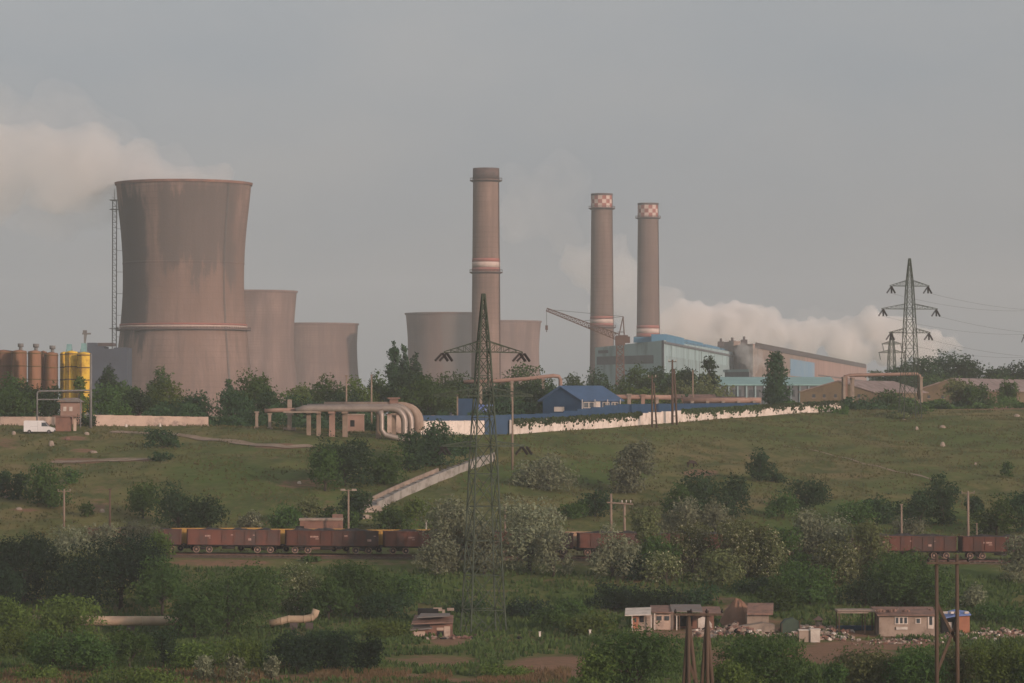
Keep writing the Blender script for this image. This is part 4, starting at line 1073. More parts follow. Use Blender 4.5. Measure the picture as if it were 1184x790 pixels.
pole('lamp pole with two white heads beside the brick hut by the train', 403, 620, 566, 'lamp', d=515)
pole('short white post behind the third coal wagon, left of a pair', 493, 616, 603, 'cap', d=514, w=.25, mat='white')
pole('short white post behind the third coal wagon, right of a pair', 521, 614, 592, 'cap', d=514, w=.25)
pole('pale railway pole right of the big pylon legs behind the wagons', 584, 619, 584, 'cap', d=514)
pole('thin pole just beside the big pylon, standing at the foot of the slope', 592.5, 560, 449, 'cap', d=600, w=.34)
pole('grey concrete pole above the train at right, plain', 1042, 622, 584, 'cap', d=517)
pole('tall tan pole with white insulators above the last coal wagon', 1119, 622, 569, 'tee', d=517, w=.36)
pole('short slim post right of the tall tan pole above the last wagon', 1129, 622, 606, 'cap', d=518, w=.2)
pole('twin-legged concrete pole in front of the whitewashed wall, the shorter of two', 754, 494.5, 434, 'double', w=.34, mat='wood')
pole('tall twin-legged pole in front of the whitewashed wall, the taller of two', 777.5, 491, 416, 'double', w=.42, mat='wood')
pole('slim grey post behind the blue fence under the dark trees', 801, 470, 429, 'cap', d=790, w=.34)
pole('bare concrete pole above the pipe gantry, left of two', 400.5, 478, 435, 'cap', d=680, w=.34)
pole('bare concrete pole above the pipe gantry, right of two', 429.5, 478, 434, 'cap', d=680, w=.34)
for (u, y, d, lab) in ((1152, 458, 838, 'left of three pale fence posts by the far right shed'), (1168, 459, 838, 'middle one of three pale fence posts by the far right shed'), (1177, 458, 838, 'right of three pale fence posts by the far right shed')):
    p = ground_at(u, d); m = MB(); h = zpx(y, d) - p.z; m.box((0, 0, h / 2), (.3, .3, h), taper=.8); m.box((0, 0, h), (.36, .36, .12)); tag(m.build('fence_post', M['conc_pole'], None, p), lab, 'post', 'fence posts')

# twin trackside post with a crossbar
t = thing('portal_pole', 'two tan posts joined by a crossbar behind the silver bushes', 'pole', ground_at(714, 524)); d = 524; k = mpp(d); bz = t.location.z; z_ = lambda y: zpx(y, d) - bz
for u, yt in ((706.5, 571), (722, 582)):
    m = MB(); m.tube([((u - 714) * k, 0, 0), ((u - 714) * k, 0, z_(yt))], [.22, .16], 8); m.build('post', M['conc_pole'], t)
m = MB(); m.bar(((702 - 714) * k, -.15, z_(581)), ((732 - 714) * k, -.15, z_(583)), .2); m.build('crossarm', M['conc_pole'], t)
for u in (719, 724, 729):
    m = MB(); m.tube([((u - 714) * k, -.15, z_(582) + .1), ((u - 714) * k, -.15, z_(582) + .45)], .09, 6); m.build('insulator', M['white'], t)

# near wooden H poles
def hpole(label, d, ua, ub, ytop, yarm, ul, ur, knee, insn):
    k = mpp(d); uc = (ua + ub) / 2; p = ground_at(uc, d); t = thing('wooden_pole', label, 'pole', p, 0, 'wooden twin poles in the foreground')
    z_ = lambda y: zpx(y, d) - p.z; X = lambda u: (u - uc) * k
    for u in (ua, ub):
        m = MB(); m.tube([(X(u) * 1.02, 0, -.5), (X(u), 0, z_(ytop))], [.17, .12], 10); m.build('post', M['wood'], t)
    m = MB(); m.bar((X(ul), -.25, z_(yarm)), (X(ur), -.25, z_(yarm)), .14, .16); m.build('crossarm', M['wood'], t)
    for q in range(insn):
        u = ul + 1.5 + (ur - ul - 3) * q / (insn - 1)
        m = MB(); z0 = z_(yarm) + .1; m.tube([(X(u), -.25, z0), (X(u), -.25, z0 + .1), (X(u), -.25, z0 + .2), (X(u), -.25, z0 + .32)], [.05, .12, .08, .04], 7); m.build('insulator', M['insul'], t)
    return t, z_, X
t, z_, X = hpole('dark wooden twin pole with a low crossarm and diagonal brace in the right foreground', 255, 1082.5, 1106, 641, 651, 1071, 1120, None, 3)
for a, b_ in (((1082.5, 696), (1107, 746)), ((1107, 716), (1083, 778))):
    m = MB(); m.bar((X(a[0]), .2, z_(a[1])), (X(b_[0]), .2, z_(b_[1])), .2); m.build('brace', M['wood'], t)
t, z_, X = hpole('wooden twin pole with splayed legs rising behind the round foreground trees', 265, 796, 817.5, 706, 710.5, 779, 836, None, 4)
for u0, u1 in ((796, 804), (796, 791), (817.5, 823), (817.5, 812)):
    m = MB(); m.tube([(X(u1 + (u1 - u0) * .9), .3, -.5), (X(u0), .15, z_(712))], [.19, .13], 8); m.build('strut', M['wood'], t)
m = MB(); m.bar((X(795), .1, z_(762)), (X(803), .1, z_(785)), .2); m.build('brace', M['wood'], t)

# ================================================================== the train
def gondola(name, label, cat, grp, mat, coal, mark=True):
    t = thing(name, label, cat, (0, 0, 0), 0, grp); Lh, Wh, z0, z1 = 6.4, 1.42, 1.15, 3.2
    m = MB(); th = .08
    for s in (-1, 1):
        m.box((0, s * Wh, (z0 + z1) / 2), (2 * Lh, th, z1 - z0)); m.box((0, s * (Wh + .05), z1 - .06), (2 * Lh + .02, .16, .13)); m.box((0, s * (Wh + .05), z0 + .05), (2 * Lh + .02, .14, .16))
        for i in range(9):
            x = -Lh + .1 + (2 * Lh - .2) * i / 8; m.box((x, s * (Wh + .09), (z0 + z1) / 2), (.13, .1, z1 - z0 - .1))
        m.box((s * Lh, 0, (z0 + z1) / 2), (th, 2 * Wh - .1, z1 - z0)); m.box((s * (Lh + .05), 0, z1 - .06), (.14, 2 * Wh, .12))
        for y in (-.9, 0, .9): m.box((s * (Lh + .06), y, (z0 + z1) / 2), (.09, .12, z1 - z0 - .1))
    m.box((0, 0, z0 + .02), (2 * Lh - .1, 2 * Wh - .1, .08)); m.build('body', mat, t)
    if coal:
        m = MB(); r = random.Random(5); nx_, ny_ = 26, 6; vs = []
        for i in range(nx_):
            for j in range(ny_):
                x = -Lh + .1 + (2 * Lh - .2) * i / (nx_ - 1); y = (-1 + 2 * j / (ny_ - 1)) * (Wh - .07)
                edge = min(1, 2.2 * (1 - abs(2 * j / (ny_ - 1) - 1))) * min(1, 4 * (1 - abs(2 * i / (nx_ - 1) - 1)))
                vs.append((x, y, z1 - .14 + edge * (.3 + .12 * math.sin(x * 1.7) + r.uniform(-.05, .1))))
        m.add(vs, [(i * ny_ + j, (i + 1) * ny_ + j, (i + 1) * ny_ + j + 1, i * ny_ + j + 1) for i in range(nx_ - 1) for j in range(ny_ - 1)]); m.build('coal_load', M['coal'], t)
    m = MB(); m.box((0, 0, 1.0), (2 * Lh, 1.0, .26)); m.box((0, -1.1, 1.02), (2 * Lh - 2, .12, .2)); m.box((0, 1.1, 1.02), (2 * Lh - 2, .12, .2)); m.tube([(-1.6, -.7, .75), (.2, -.7, .75)], .22, 10)
    m.build('underframe', M['under'], t)
    for s in (-1, 1):
        for y in (-.88, .88):
            m = MB(); m.tube([(s * (Lh), y, 1.03), (s * (Lh + .5), y, 1.03), (s * (Lh + .5), y, 1.03), (s * (Lh + .58), y, 1.03)], [.1, .1, .24, .24], 10)
            m.build('buffer', M['under'], t)
        bo = MB()
        for y in (-1.0, 1.0): bo.prism([(s * 4.25 - 1.2, .52), (s * 4.25 - 1.0, .66), (s * 4.25 - .4, .7), (s * 4.25 + .4, .7), (s * 4.25 + 1.0, .66), (s * 4.25 + 1.2, .52), (s * 4.25 + .3, .4), (s * 4.25 - .3, .4)], y * .55 - .05, y * .55 + .05)
        bo.box((s * 4.25, 0, .72), (.5, 2, .25)); bog = bo.build('bogie', M['under'], t)
        for dx in (-.9, .9):
            w = MB()
            for y in (-.75, .75):
                cx_ = s * 4.25 + dx
                w.tube([(cx_, y - .06, .46), (cx_, y + .06, .46)], .36, 20); w.tube([(cx_, y - .09, .46), (cx_, y - .05, .46)], .15, 12, 1)
                for r0, r1, y0, y1 in ((.46, .46, y - .075, y + .075), (.46, .37, y - .075, y - .075), (.46, .37, y + .075, y + .075)):
                    w.add([(cx_ + math.cos(2 * PI * q / 20) * r, yy, .46 + math.sin(2 * PI * q / 20) * r) for r, yy in ((r0, y0), (r1, y1)) for q in range(20)], [(q, (q + 1) % 20, 20 + (q + 1) % 20, 20 + q) for q in range(20)], 1)
            w.tube([(s * 4.25 + dx, -.8, .46), (s * 4.25 + dx, .8, .46)], .08, 8); wh = w.build('wheelset', [M['wheel'], M['rim']], bog)
    if mark:
        m = MB(); 
        for (x, z, w_, h_) in ((-3.4, 2.35, 1.2, .22), (-3.0, 2.05, .5, .12), (1.2, 2.5, .5, .14), (4.6, 1.9, .6, .3), (5.4, 2.5, .35, .12)): m.box((x, -Wh - .058, z), (w_, .016, h_))
        m.build('stencil_mark', M['mark'], t)
    m = MB()
    for s in (-1, 1):
        for q in range(4): m.bar((s * (Lh - .1) - .2, -Wh - .14, 1.3 + q * .45), (s * (Lh - .1) + .2 - .2, -Wh - .14, 1.3 + q * .45), .05)
    m.build('ladder', mat, t)
    return t
x217 = None
def xtrack(u):
    x = -45.0
    for _ in range(12):
        y = 500.0 + (x + 45.2) * .105; x = (u - 592) / F * y
    return x
xa = xtrack(270.0); pitch = 14.0 - .28
LABS = ['brown coal wagon mostly hidden by the dark trees at left', 'brown coal wagon, first one fully in view from the left', 'brown coal wagon below the brick hut', 'brown coal wagon left of the silver bush by the pylon',
        'brown coal wagon behind the legs of the big pylon', 'brown coal wagon starting right of the gap between two silver bushes', 'brown coal wagon hidden behind the flowering bushes right of centre', 'brown coal wagon behind the wide pale bush at right',
        'dark brown coal wagon loaded above its rim, left of the bright end wagon', 'reddish coal wagon at the right end of the train']
proto = None
for i in range(-1, 9):
    x = xa + i * pitch * math.cos(tang); p = along(x, 0); p.z = float(bed_z(x)) + .24
    if proto is None:
        proto = gondola('coal_wagon', LABS[0], 'railway wagon', 'brown coal wagons on the near track', M['rust_red'], True); o = proto; o.location = p; o.rotation_euler.z = tang
    else: o = dup(proto, p, tang, LABS[i + 1])
    o.rotation_euler.y = math.atan(1.45 / 113)
    for ch in o.children:
        if ch.name.startswith('stencil_mark'): ch.location.x = -1.1 + .37 * ((i * 5) % 7); ch.scale.x = .72 + .08 * ((i * 3) % 5)
        if ch.name.startswith('coal_load'): ch.rotation_euler.z = PI * (i % 2); ch.location.z = .05 * ((i * 2) % 3) - .06
yl = ['ochre yellow wagon on the far track behind the leftmost visible coal wagon', 'ochre yellow wagon on the far track in front of the brick hut', 'ochre yellow wagon on the far track at the lamp pole']
pr = None
for i in range(3):
    x = xtrack(248.0 + i * 108.0) ; p = along(x, 5.0); p.z = float(bed_z(x)) + .24
    if pr is None: pr = gondola('ochre_wagon', yl[0], 'railway wagon', 'ochre wagons on the far track', M['yellow'], False, False); pr.scale = (1, 1, 1.0); o = pr; o.location = p; o.rotation_euler.z = tang
    else: o = dup(pr, p, tang, yl[i])
pr2 = gondola('beige_wagon', 'beige wagon on the far track behind the third coal wagon', 'railway wagon', None, M['beige'], False, False)
x = xtrack(248.0 + 3 * 108); pr2.location = along(x, 5.0) + Vector((0, 0, float(bed_z(x)) + .12)); pr2.rotation_euler.z = tang
o = dup(pr2, along(xtrack(248.0 + 4 * 108), 5.0) + Vector((0, 0, float(bed_z(xtrack(617))) + .1)), tang, 'beige wagon on the far track behind the big pylon legs')

# brick hut behind the train
t = thing('brick_hut', 'flat-roofed dull brick hut behind the yellow wagons', 'hut', ground_at(371, 519)); d = 519; k = mpp(d); z_ = lambda y: zpx(y, d) - t.location.z
m = MB(); m.box((0, 1.5, z_(602) / 2), (48 * k, 3, z_(602))); m.build('wall', M['brick'], t)
m = MB(); m.box((0, 1.5, z_(602) + .15), (50 * k, 3.5, .3)); m.build('roof', M['plaster'], t)
m = MB(); m.box((-3, -.03, z_(612)), (1.2, .12, .9)); m.build('window', M['dark'], t)
m = MB(); m.box((15 * k + .4, 3.6, z_(597) * .5), (1.5, 1.2, z_(594))); m.build('chimney', M['tile'], t)

# ================================================================== concrete trough down the slope
pts = [hit(429, 590), hit(462, 573.5), hit(490, 561), hit(515, 551), hit(540, 541.5), hit(565, 532)]
t = thing('concrete_trough', 'long grey ruined concrete trough lying diagonally on the slope', 'trough', pts[0])
def sweep(m, P, off, w, h, z0):
    vs = []; n = len(P)
    for i, p in enumerate(P):
        dd = (P[min(i + 1, n - 1)] - P[max(0, i - 1)]); s = Vector((dd.y, -dd.x, 0)).normalized()
        c = p + s * off; b = Vector((0, 0, z0)); q = Vector((0, 0, z0 + h))
        vs += [c - s * w / 2 + b, c + s * w / 2 + b, c + s * w / 2 + q, c - s * w / 2 + q]
    fs = [(i * 4 + j, i * 4 + (j + 1) % 4, (i + 1) * 4 + (j + 1) % 4, (i + 1) * 4 + j) for i in range(n - 1) for j in range(4)] + [(0, 1, 2, 3), tuple(4 * (n - 1) + q for q in (3, 2, 1, 0))]
    m.add(vs, fs)
P = [p - pts[0] for p in pts]
m = MB(); sweep(m, P, -.2, 2.2, 1.1, -.4); m.build('slab', M['chute'], t)
m = MB(); sweep(m, P, 1.05, .3, 1.55, -.3); m.build('side_wall', M['chute'], t)
m = MB(); sweep(m, P[:4], -1.3, .3, 1.5, -.2); m.build('side_wall', M['concrete'], t)
m = MB()
for i in range(len(P) - 1):
    for f in (0, .25, .5, .75):
        c = P[i].lerp(P[i + 1], f); m = MB(); m.box((c.x - .9, c.y + .9, c.z + .75), (.2, 1.8, .2), .9); m.build('rib', M['greyroof'], t)
m = MB(); c = P[0]; m.box((c.x, c.y - .8, c.z + .1), (3.4, 2.2, 1.1), .4, taper=.7); m.build('broken_end', M['stone'], t)
for (u, y, s, lab) in ((423, 600, .7, 'pale broken concrete lump below the end of the trough'), (434, 592, .8, 'pale concrete lump touching the lower end of the trough')):
    p = hit(u, y); m = MB(); m.box((0, 0, s * .3), (s * 2, s, s), .5, taper=.6); m.box((s * .8, .2, s * .2), (s, s * .8, s * .7), 1.1, taper=.7); tag(m.build('concrete_lump', M['stone'], None, p), lab, 'rubble')

# ================================================================== big pipe gantry on the crest
t = thing('pipe_gantry', 'row of fat tan pipes on concrete supports bending down to the ground at the crest', 'pipe gantry', ground_at(400, 634)); d = 634; k = mpp(d); O = t.location
X = lambda u: (u - 400) * k; z_ = lambda y: zpx(y, d) - O.z
def arc(u0, y0, r, n=7):
    return [(u0 + r * math.sin(PI / 2 * i / n), y0 + r - r * math.cos(PI / 2 * i / n)) for i in range(n + 1)]
def gpipe(path, dy, r, mat):
    m = MB(); m.tube([Vector((X(u), dy, z_(y))) for u, y in path], r, 14)
    return m.build('pipe', M[mat], t)
gpipe([(343, 475.5), (353, 472.5), (440, 472.5)] + arc(452, 472, 16) + [(468, 505), (478, 512)], -1.0, .62, 'lag_shiny')
gpipe([(355, 471), (450, 471)] + arc(458, 470.5, 17) + [(475, 503), (486, 511)], .6, .62, 'lag_shiny')
gpipe([(374, 469), (462, 469)] + arc(464, 469, 18) + [(482, 500)], 2.2, .68, 'lagging')
gpipe([(374, 469.5), (462, 469.5)] + arc(467, 470, 18) + [(485, 498)], 3.8, .68, 'lagging')
gpipe([(440, 475), (441.5, 480), (441.5, 497), (446, 503), (462, 507), (478, 511)], -1.8, .5, 'lag_shiny')
gpipe([(306, 475.5), (318, 474.5), (357, 474)], 0, .38, 'pinkpipe')
for (u, yb, w, m_) in ((357, 506, .75, 'concrete'), (368.5, 509, .75, 'concrete'), (384, 503, 1.0, 'pinkpipe'), (399, 503, .9, 'concrete'), (437.5, 514, .85, 'concrete'), (455.5, 503, .8, 'concrete')):
    yt = 476 if u < 450 else 478; m = MB(); zb = z_(yb) - .8; zt = z_(yt); m.box((X(u), .2, (zb + zt) / 2), (w, w, zt - zb)); m.box((X(u), .8, zt - .15), (w * 1.2, 4.2, .4)); m.build('support', M['conc_pole' if m_ == 'concrete' else m_], t)
m = MB(); m.box((X(348), 0, z_(476.5)), (40 * k, 3.2, .3)); m.build('platform', M['concrete'], t)
m = MB(); m.box((X(455), 2, z_(464.5)), (1.5, 1.5, 1.2)); m.box((X(455), 2, z_(460.5)), (2.2, 2.2, .25)); m.build('valve_box', M['tile'], t)
t = thing('concrete_post', 'concrete post with a cross foot left of the pipe gantry', 'post', ground_at(335, 640)); z_2 = lambda y: zpx(y, 640) - t.location.z
m = MB(); m.box((0, 0, z_2(462) / 2), (.75, .75, z_2(462))); m.build('shaft', M['concrete'], t)
m = MB(); m.box((0, 0, .25), (2.2, 1.6, .5)); m.box((0, 0, z_2(479)), (1.3, 1.0, .4)); m.build('collar', M['concrete'], t)
for (u, d_, yt, lab) in ((297, 650, 476, 'left of two pale stumps under the trees beside the pipe gantry'), (312, 648, 478, 'right of two pale stumps under the trees beside the pipe gantry')):
    p = ground_at(u, d_); h = zpx(yt, d_) - p.z; m = MB(); m.box((0, 0, h / 2), (.5, .5, h)); m.box((0, 0, h - .1), (.8, .7, .25)); m.box((0, 0, .15), (.9, .9, .4)); tag(m.build('concrete_stump', M['concrete'], None, p), lab, 'stump')
t = thing('brick_booth', 'small dull pink brick booth under the pipe gantry', 'hut', ground_at(411, 668)); zb = t.location.z; k8 = mpp(668)
m = MB(); h = zpx(480, 668) - zb; m.box((0, 0, h / 2), (20 * k8, 2.5, h)); m.build('wall', M['pinkpipe'], t); m = MB(); m.box((0, 0, h + .1), (21 * k8, 2.9, .22)); m.build('roof', M['plaster'], t); m = MB(); m.box((-.5, -1.26, h * .5), (.8, .1, 1.2)); m.build('door', M['dark'], t)
t = thing('plaster_booth', 'cream plastered booth seen between the gantry pipes', 'hut', ground_at(458, 672)); zb = t.location.z
m = MB(); h = zpx(480, 672) - zb; m.box((0, 0, h / 2), (20 * k8, 2.5, h)); m.build('wall', M['pale_wall'], t); m = MB(); m.box((0, 0, h + .1), (21 * k8, 2.9, .22)); m.build('roof', M['tile'], t)

# ================================================================== left gate, van and hut
t = thing('pipe_portal', 'tall thin steel pipe portal over the gate in front of the yellow silos', 'pipe portal', ground_at(73, 646)); d = 646; k = mpp(d); O = t.location; z_ = lambda y: zpx(y, d) - O.z; X = lambda u: (u - 73) * k
m = MB(); m.tube([(X(43), 0, z_(500)), (X(43), 0, z_(455)), (X(44), 0, z_(453)), (X(46), 0, z_(452.4)), (X(104), 0, z_(451.5))], .15, 10); m.build('pipe', M['galv'], t)
m = MB(); m.tube([(X(105), .1, z_(502)), (X(105), .1, z_(409))], [.26, .18], 10); m.build('post', M['galv'], t)
m = MB(); m.bar((X(43), .4, z_(462)), (X(93), .4, z_(462)), .22); m.bar((X(93), .4, z_(462)), (X(93), .4, z_(500)), .18); m.build('rail', M['galv'], t)
t = thing('gatehouse', 'little pinkish gatehouse with a grey roof behind the pipe portal', 'hut', ground_at(81, 662)); d = 662; k = mpp(d); z_ = lambda y: zpx(y, d) - t.location.z
m = MB(); m.box((0, 2, z_(465) / 2), (22 * k, 4, z_(465))); m.build('wall', M['pinkpipe'], t)
m = MB(); m.prism([(-16 * k, z_(465)), (14 * k, z_(465)), (6 * k, z_(460)), (-6 * k, z_(460))], -.6, 4.6); m.build('roof', M['greyroof'], t)
for dx in (-6, 1): 
    m = MB(); m.box((dx * k, -.03, z_(473)), (3.5 * k, .14, 5 * k)); m.build('window', M['white'], t)
t = thing('brick_kiosk', 'low brown kiosk with a slab roof beside the white van', 'hut', ground_at(76, 640)); d = 640; k = mpp(d); z_ = lambda y: zpx(y, d) - t.location.z
m = MB(); m.box((-3 * k, 1, z_(482) / 2), (17 * k, 2.4, z_(482))); m.build('wall', M['brick'], t)
m = MB(); m.box((0, 1, z_(481.4)), (30 * k, 3.0, .25)); m.build('roof', M['tile'], t)
m = MB(); m.box((10 * k, 1, z_(482) / 2), (3 * k, .6, z_(482))); m.build('pillar', M['pale_wall'], t)
# van
t = thing('van', 'white panel van with a short sloping nose parked by the low wall', 'van', ground_at(46, 636) + Vector((0, 0, 0)), 0)
prof = [(-2.7, .35), (2.55, .35), (2.7, .55), (2.65, .95), (1.75, 1.25), (1.05, 2.05), (.6, 2.28), (-2.55, 2.32), (-2.7, 2.15)]
m = MB(); m.prism(prof, -.95, .95); m.build('body', M['van'], t)
m = MB(); m.prism([(1.68, 1.28), (1.12, 1.95), (.45, 1.95), (.45, 1.28)], -.965, .965); m.build('window', M['glass'], t)
m = MB(); m.add([(1.78, -.8, 1.27), (1.78, .8, 1.27), (1.1, .75, 2.03), (1.1, -.75, 2.03), (1.72, -.8, 1.2), (1.72, .8, 1.2), (1.04, .75, 1.96), (1.04, -.75, 1.96)], [(0, 1, 2, 3), (7, 6, 5, 4), (0, 4, 5, 1), (1, 5, 6, 2), (2, 6, 7, 3), (3, 7, 4, 0)]); m.build('windscreen', M['glass'], t)
for x in (-1.7, 1.75):
    for y in (-.86, .86):
        m = MB(); m.tube([(x, y - .12, .33), (x, y + .12, .33)], .34, 16); w = m.build('wheel', M['tyre'], t)
        m = MB(); m.tube([(x, y - .13, .33), (x, y + .13, .33)], .18, 12); m.build('hub', M['galv'], w)
m = MB(); m.box((2.6, 0, .5), (.25, 1.85, .22)); m.build('bumper', M['under'], t)
for y in (-.7, .7): 
    m = MB(); m.box((2.62, y, .82), (.14, .3, .16)); m.build('headlight', M['glass'], t)
m = MB(); m.box((-.2, -.96, 1.2), (.02, .03, 1.7)); m.box((-.9, -.96, 1.3), (1.3, .015, .02)); m.build('door_seam', M['under'], t)
# small stones, blocks and an animal on the slope
def stone(u, y, w, h, label, mat='stone', d=None):
    p = hit(u, y); k = mpp(p.y); r = random.Random(int(u * 7 + y)); m = MB()
    n = 9; P = []
    for lvl, (f, s) in enumerate(((-.2, .9), (.35, 1.0), (.8, .75), (1.0, .35))):
        P.append([(math.cos(2 * PI * i / n) * w * k / 2 * s * r.uniform(.85, 1.1), math.sin(2 * PI * i / n) * w * k / 2.6 * s * r.uniform(.85, 1.1), h * k * f) for i in range(n)])
    vs = [v for q in P for v in q]; fs = [(l * n + i, l * n + (i + 1) % n, (l + 1) * n + (i + 1) % n, (l + 1) * n + i) for l in range(3) for i in range(n)] + [tuple(range(3 * n, 4 * n))]
    m.add(vs, fs); return tag(m.build('boulder', M[mat], None, p), label, 'boulder')
stone(59.5, 516, 7, 6, 'pale square boulder on the bare slope at left')
stone(16, 503, 5, 4, 'small pale stone near the left edge below the van'); stone(100, 503, 6, 3, 'low pale stone below the brown kiosk')
stone(78, 509, 7, 3, 'dark low stone in the dirt patch at left', 'brick'); stone(185, 493.5, 3, 4, 'tiny white marker stone below the pale wall', 'white')
stone(146, 494, 3, 3.5, 'tiny white marker stone at the left part of the pale wall', 'white')
stone(1090, 517, 6, 6, 'pinkish boulder alone on the right grassy slope'); stone(1060, 497, 4, 4, 'pale stone at the foot of the farther pylon')
stone(1090, 495, 7, 3, 'flat pale stone above the pinkish boulder'); stone(1128, 538, 3, 3, 'tiny pale stone low on the right slope'); stone(1176, 482, 7, 3, 'low pale stone by the red earth at right edge')
stone(108, 524, 10, 2.5, 'flat pale slab below the dirt patch at left'); stone(118, 593, 6, 4, 'pale stone on the bare bank left of the wooden pole'); stone(6, 576, 5, 4, 'pale stone at the left edge of the bank'); stone(22, 590, 8, 2.5, 'flat pale slab above the dark left trees')
stone(346, 560, 5, 3, 'white stone on the bare patch above the brick hut', 'white'); stone(512, 553, 12, 4, 'reddish slab tucked under the concrete trough', 'brick'); stone(894, 525, 0.1, .1, 'speck') if False else None
t = thing('donkey', 'dark brown donkey grazing on the slope above the bushes', 'donkey', hit(799, 541), math.radians(20)); 
sk = bpy.data.meshes.new('body'); jv = [(0, 0, 1.0), (.55, 0, 1.02), (-.5, 0, 1.05), (.85, 0, .9), (1.12, 0, .5), (1.3, 0, .3), (.5, .14, .55), (.52, .14, .05), (.5, -.14, .55), (.55, -.14, .05), (-.5, .15, .62), (-.62, .15, .42), (-.55, .15, .05), (-.5, -.15, .62), (-.58, -.15, .42), (-.5, -.15, .05), (-.72, 0, .95), (-.78, 0, .5), (.9, .05, 1.03), (.9, -.05, 1.03)]
je = [(0, 1), (0, 2), (1, 3), (3, 4), (4, 5), (1, 6), (6, 7), (1, 8), (8, 9), (2, 10), (10, 11), (11, 12), (2, 13), (13, 14), (14, 15), (2, 16), (16, 17), (3, 18), (3, 19)]
sk.from_pydata(jv, je, []); bo = bpy.data.objects.new('body', sk); COL.objects.link(bo); bo.parent = t
md = bo.modifiers.new('skin', 'SKIN'); rr = [.3, .27, .28, .16, .13, .08, .1, .05, .1, .05, .11, .07, .05, .11, .07, .05, .06, .03, .04, .04]
for i, r in enumerate(rr): sk.skin_vertices[0].data[i].radius = (r, r)
sk.skin_vertices[0].data[0].use_root = True
bo.modifiers.new('sub', 'SUBSURF').levels = 1; bo.modifiers['sub'].render_levels = 1; sk.materials.append(M['hide'])

# ================================================================== houses on the valley floor
def house_origin(u, d): return ground_at(u, d)
d = 433; k = mpp(d)
# shack with white lean-to roof
t = thing('shack', 'small shack with an orange door under a sloping white sheet roof', 'shack', ground_at(738, d)); O = t.location; z_ = lambda y: zpx(y, d) - O.z; X = lambda u: (u - 738) * k
m = MB(); m.box((X(743), 1.6, z_(711) / 2), (22 * k, 3.0, z_(711))); m.build('wall', M['plaster'], t)
m = MB(); q = [(X(722), -.9, z_(712)), (X(752), -.9, z_(711)), (X(754), 3.4, z_(705)), (X(724), 3.4, z_(706))]
m.add(q + [(a, b_, c + .12) for a, b_, c in q], [(0, 1, 2, 3), (7, 6, 5, 4), (0, 4, 5, 1), (1, 5, 6, 2), (2, 6, 7, 3), (3, 7, 4, 0)]); m.build('roof', M['white'], t)
m = MB(); m.box((X(734.5), .05, z_(720)), (7 * k, .12, 15 * k)); dr = m.build('door', M['orange'], t)
m = MB(); m.box((X(734.5), -.02, z_(717)), (2.4 * k, .06, 5 * k)); m.build('pane', M['glass'], dr)
m = MB(); m.box((X(742), .05, z_(716)), (4.5 * k, .14, 7 * k)); m.build('window', M['dark'], t)
for u in (730.5, 752.5):
    m = MB(); m.bar((X(u), -.6, 0), (X(u), -.6, z_(712)), .12); m.build('post', M['white'], t)
# derelict row
t = thing('derelict_house', 'long derelict low house with a broken grey roof and an open dark carport', 'house', ground_at(795, 437)); d = 437; k = mpp(d); O = t.location; z_ = lambda y: zpx(y, d) - O.z; X = lambda u: (u - 795) * k
m = MB(); m.box((X(767), 2, z_(709) / 2), (23 * k, 3.6, z_(709))); m.build('wall', M['pale_wall'], t)
m = MB(); m.box((X(803), 3.6, z_(711) / 2), (48 * k, .3, z_(711))); m.box((X(817), .9, z_(712) / 2), (10 * k, .25, z_(712))); m.build('rear_wall', M['brick'], t)
for (ua, ub, yy, mt) in ((753, 779, 704, 'tile'), (776, 812, 703, 'greyroof'), (809, 834, 705.5, 'tile')):
    m = MB(); q = [(X(ua), -.6, z_(yy + 4.5)), (X(ub), -.6, z_(yy + 5)), (X(ub), 4.2, z_(yy - .6)), (X(ua), 4.2, z_(yy - .5))]
    m.add(q + [(a, b_, c + .15) for a, b_, c in q], [(0, 1, 2, 3), (7, 6, 5, 4), (0, 4, 5, 1), (1, 5, 6, 2), (2, 6, 7, 3), (3, 7, 4, 0)]); m.build('roof', M[mt], t)
for u in (762, 771): 
    m = MB(); m.box((X(u), .17, z_(715)), (5.5 * k, .14, 5 * k)); m.build('window', M['glass'], t)
m = MB(); m.box((X(792), 3.42, z_(719)), (20 * k, .1, 14 * k)); m.build('garage_opening', M['dark'], t)
for u in (756.5, 782, 785, 806):
    m = MB(); m.bar((X(u), -.45, 0), (X(u), -.45, z_(709)), .14); m.build('post', M['white'] if u < 784 else M['wood'], t)
m = MB(); m.prism([(X(807), 0), (X(822), 0), (X(823), z_(722)), (X(818), z_(715)), (X(812), z_(713)), (X(806), z_(716))], -.1, .15); m.build('broken_wall', M['white'], t)
# ruined slab wall with its tiled lid, and the earth heap
t = thing('ruined_outhouse', 'grey ruined outhouse with a heavy tiled lid beside an earth heap', 'outhouse', ground_at(876, 440)); d = 440; k = mpp(d); O = t.location; z_ = lambda y: zpx(y, d) - O.z; X = lambda u: (u - 876) * k
m = MB(); m.box((0, 1.2, z_(711) / 2), (25 * k, 2.4, z_(711))); m.build('wall', M['concrete'], t)
m = MB(); q = [(X(863), -.6, z_(711)), (X(893), -.6, z_(711)), (X(896), 2.8, z_(701)), (X(866), 2.8, z_(701))]
m.add(q + [(a, b_, c + .25) for a, b_, c in q], [(0, 1, 2, 3), (7, 6, 5, 4), (0, 4, 5, 1), (1, 5, 6, 2), (2, 6, 7, 3), (3, 7, 4, 0)]); m.build('roof', M['tile'], t)
m = MB(); m.prism([(X(850), 0), (X(895), 0), (X(893), .9), (X(880), 1.1), (X(852), .6)], -3.2, -.1); m.build('plinth', M['concrete'], t)
p = ground_at(855, 446); m = MB(); rs = random.Random(9); n = 22; kk = mpp(446); Hh = zpx(691, 446) - p.z
for l in range(1): pass
rings = []
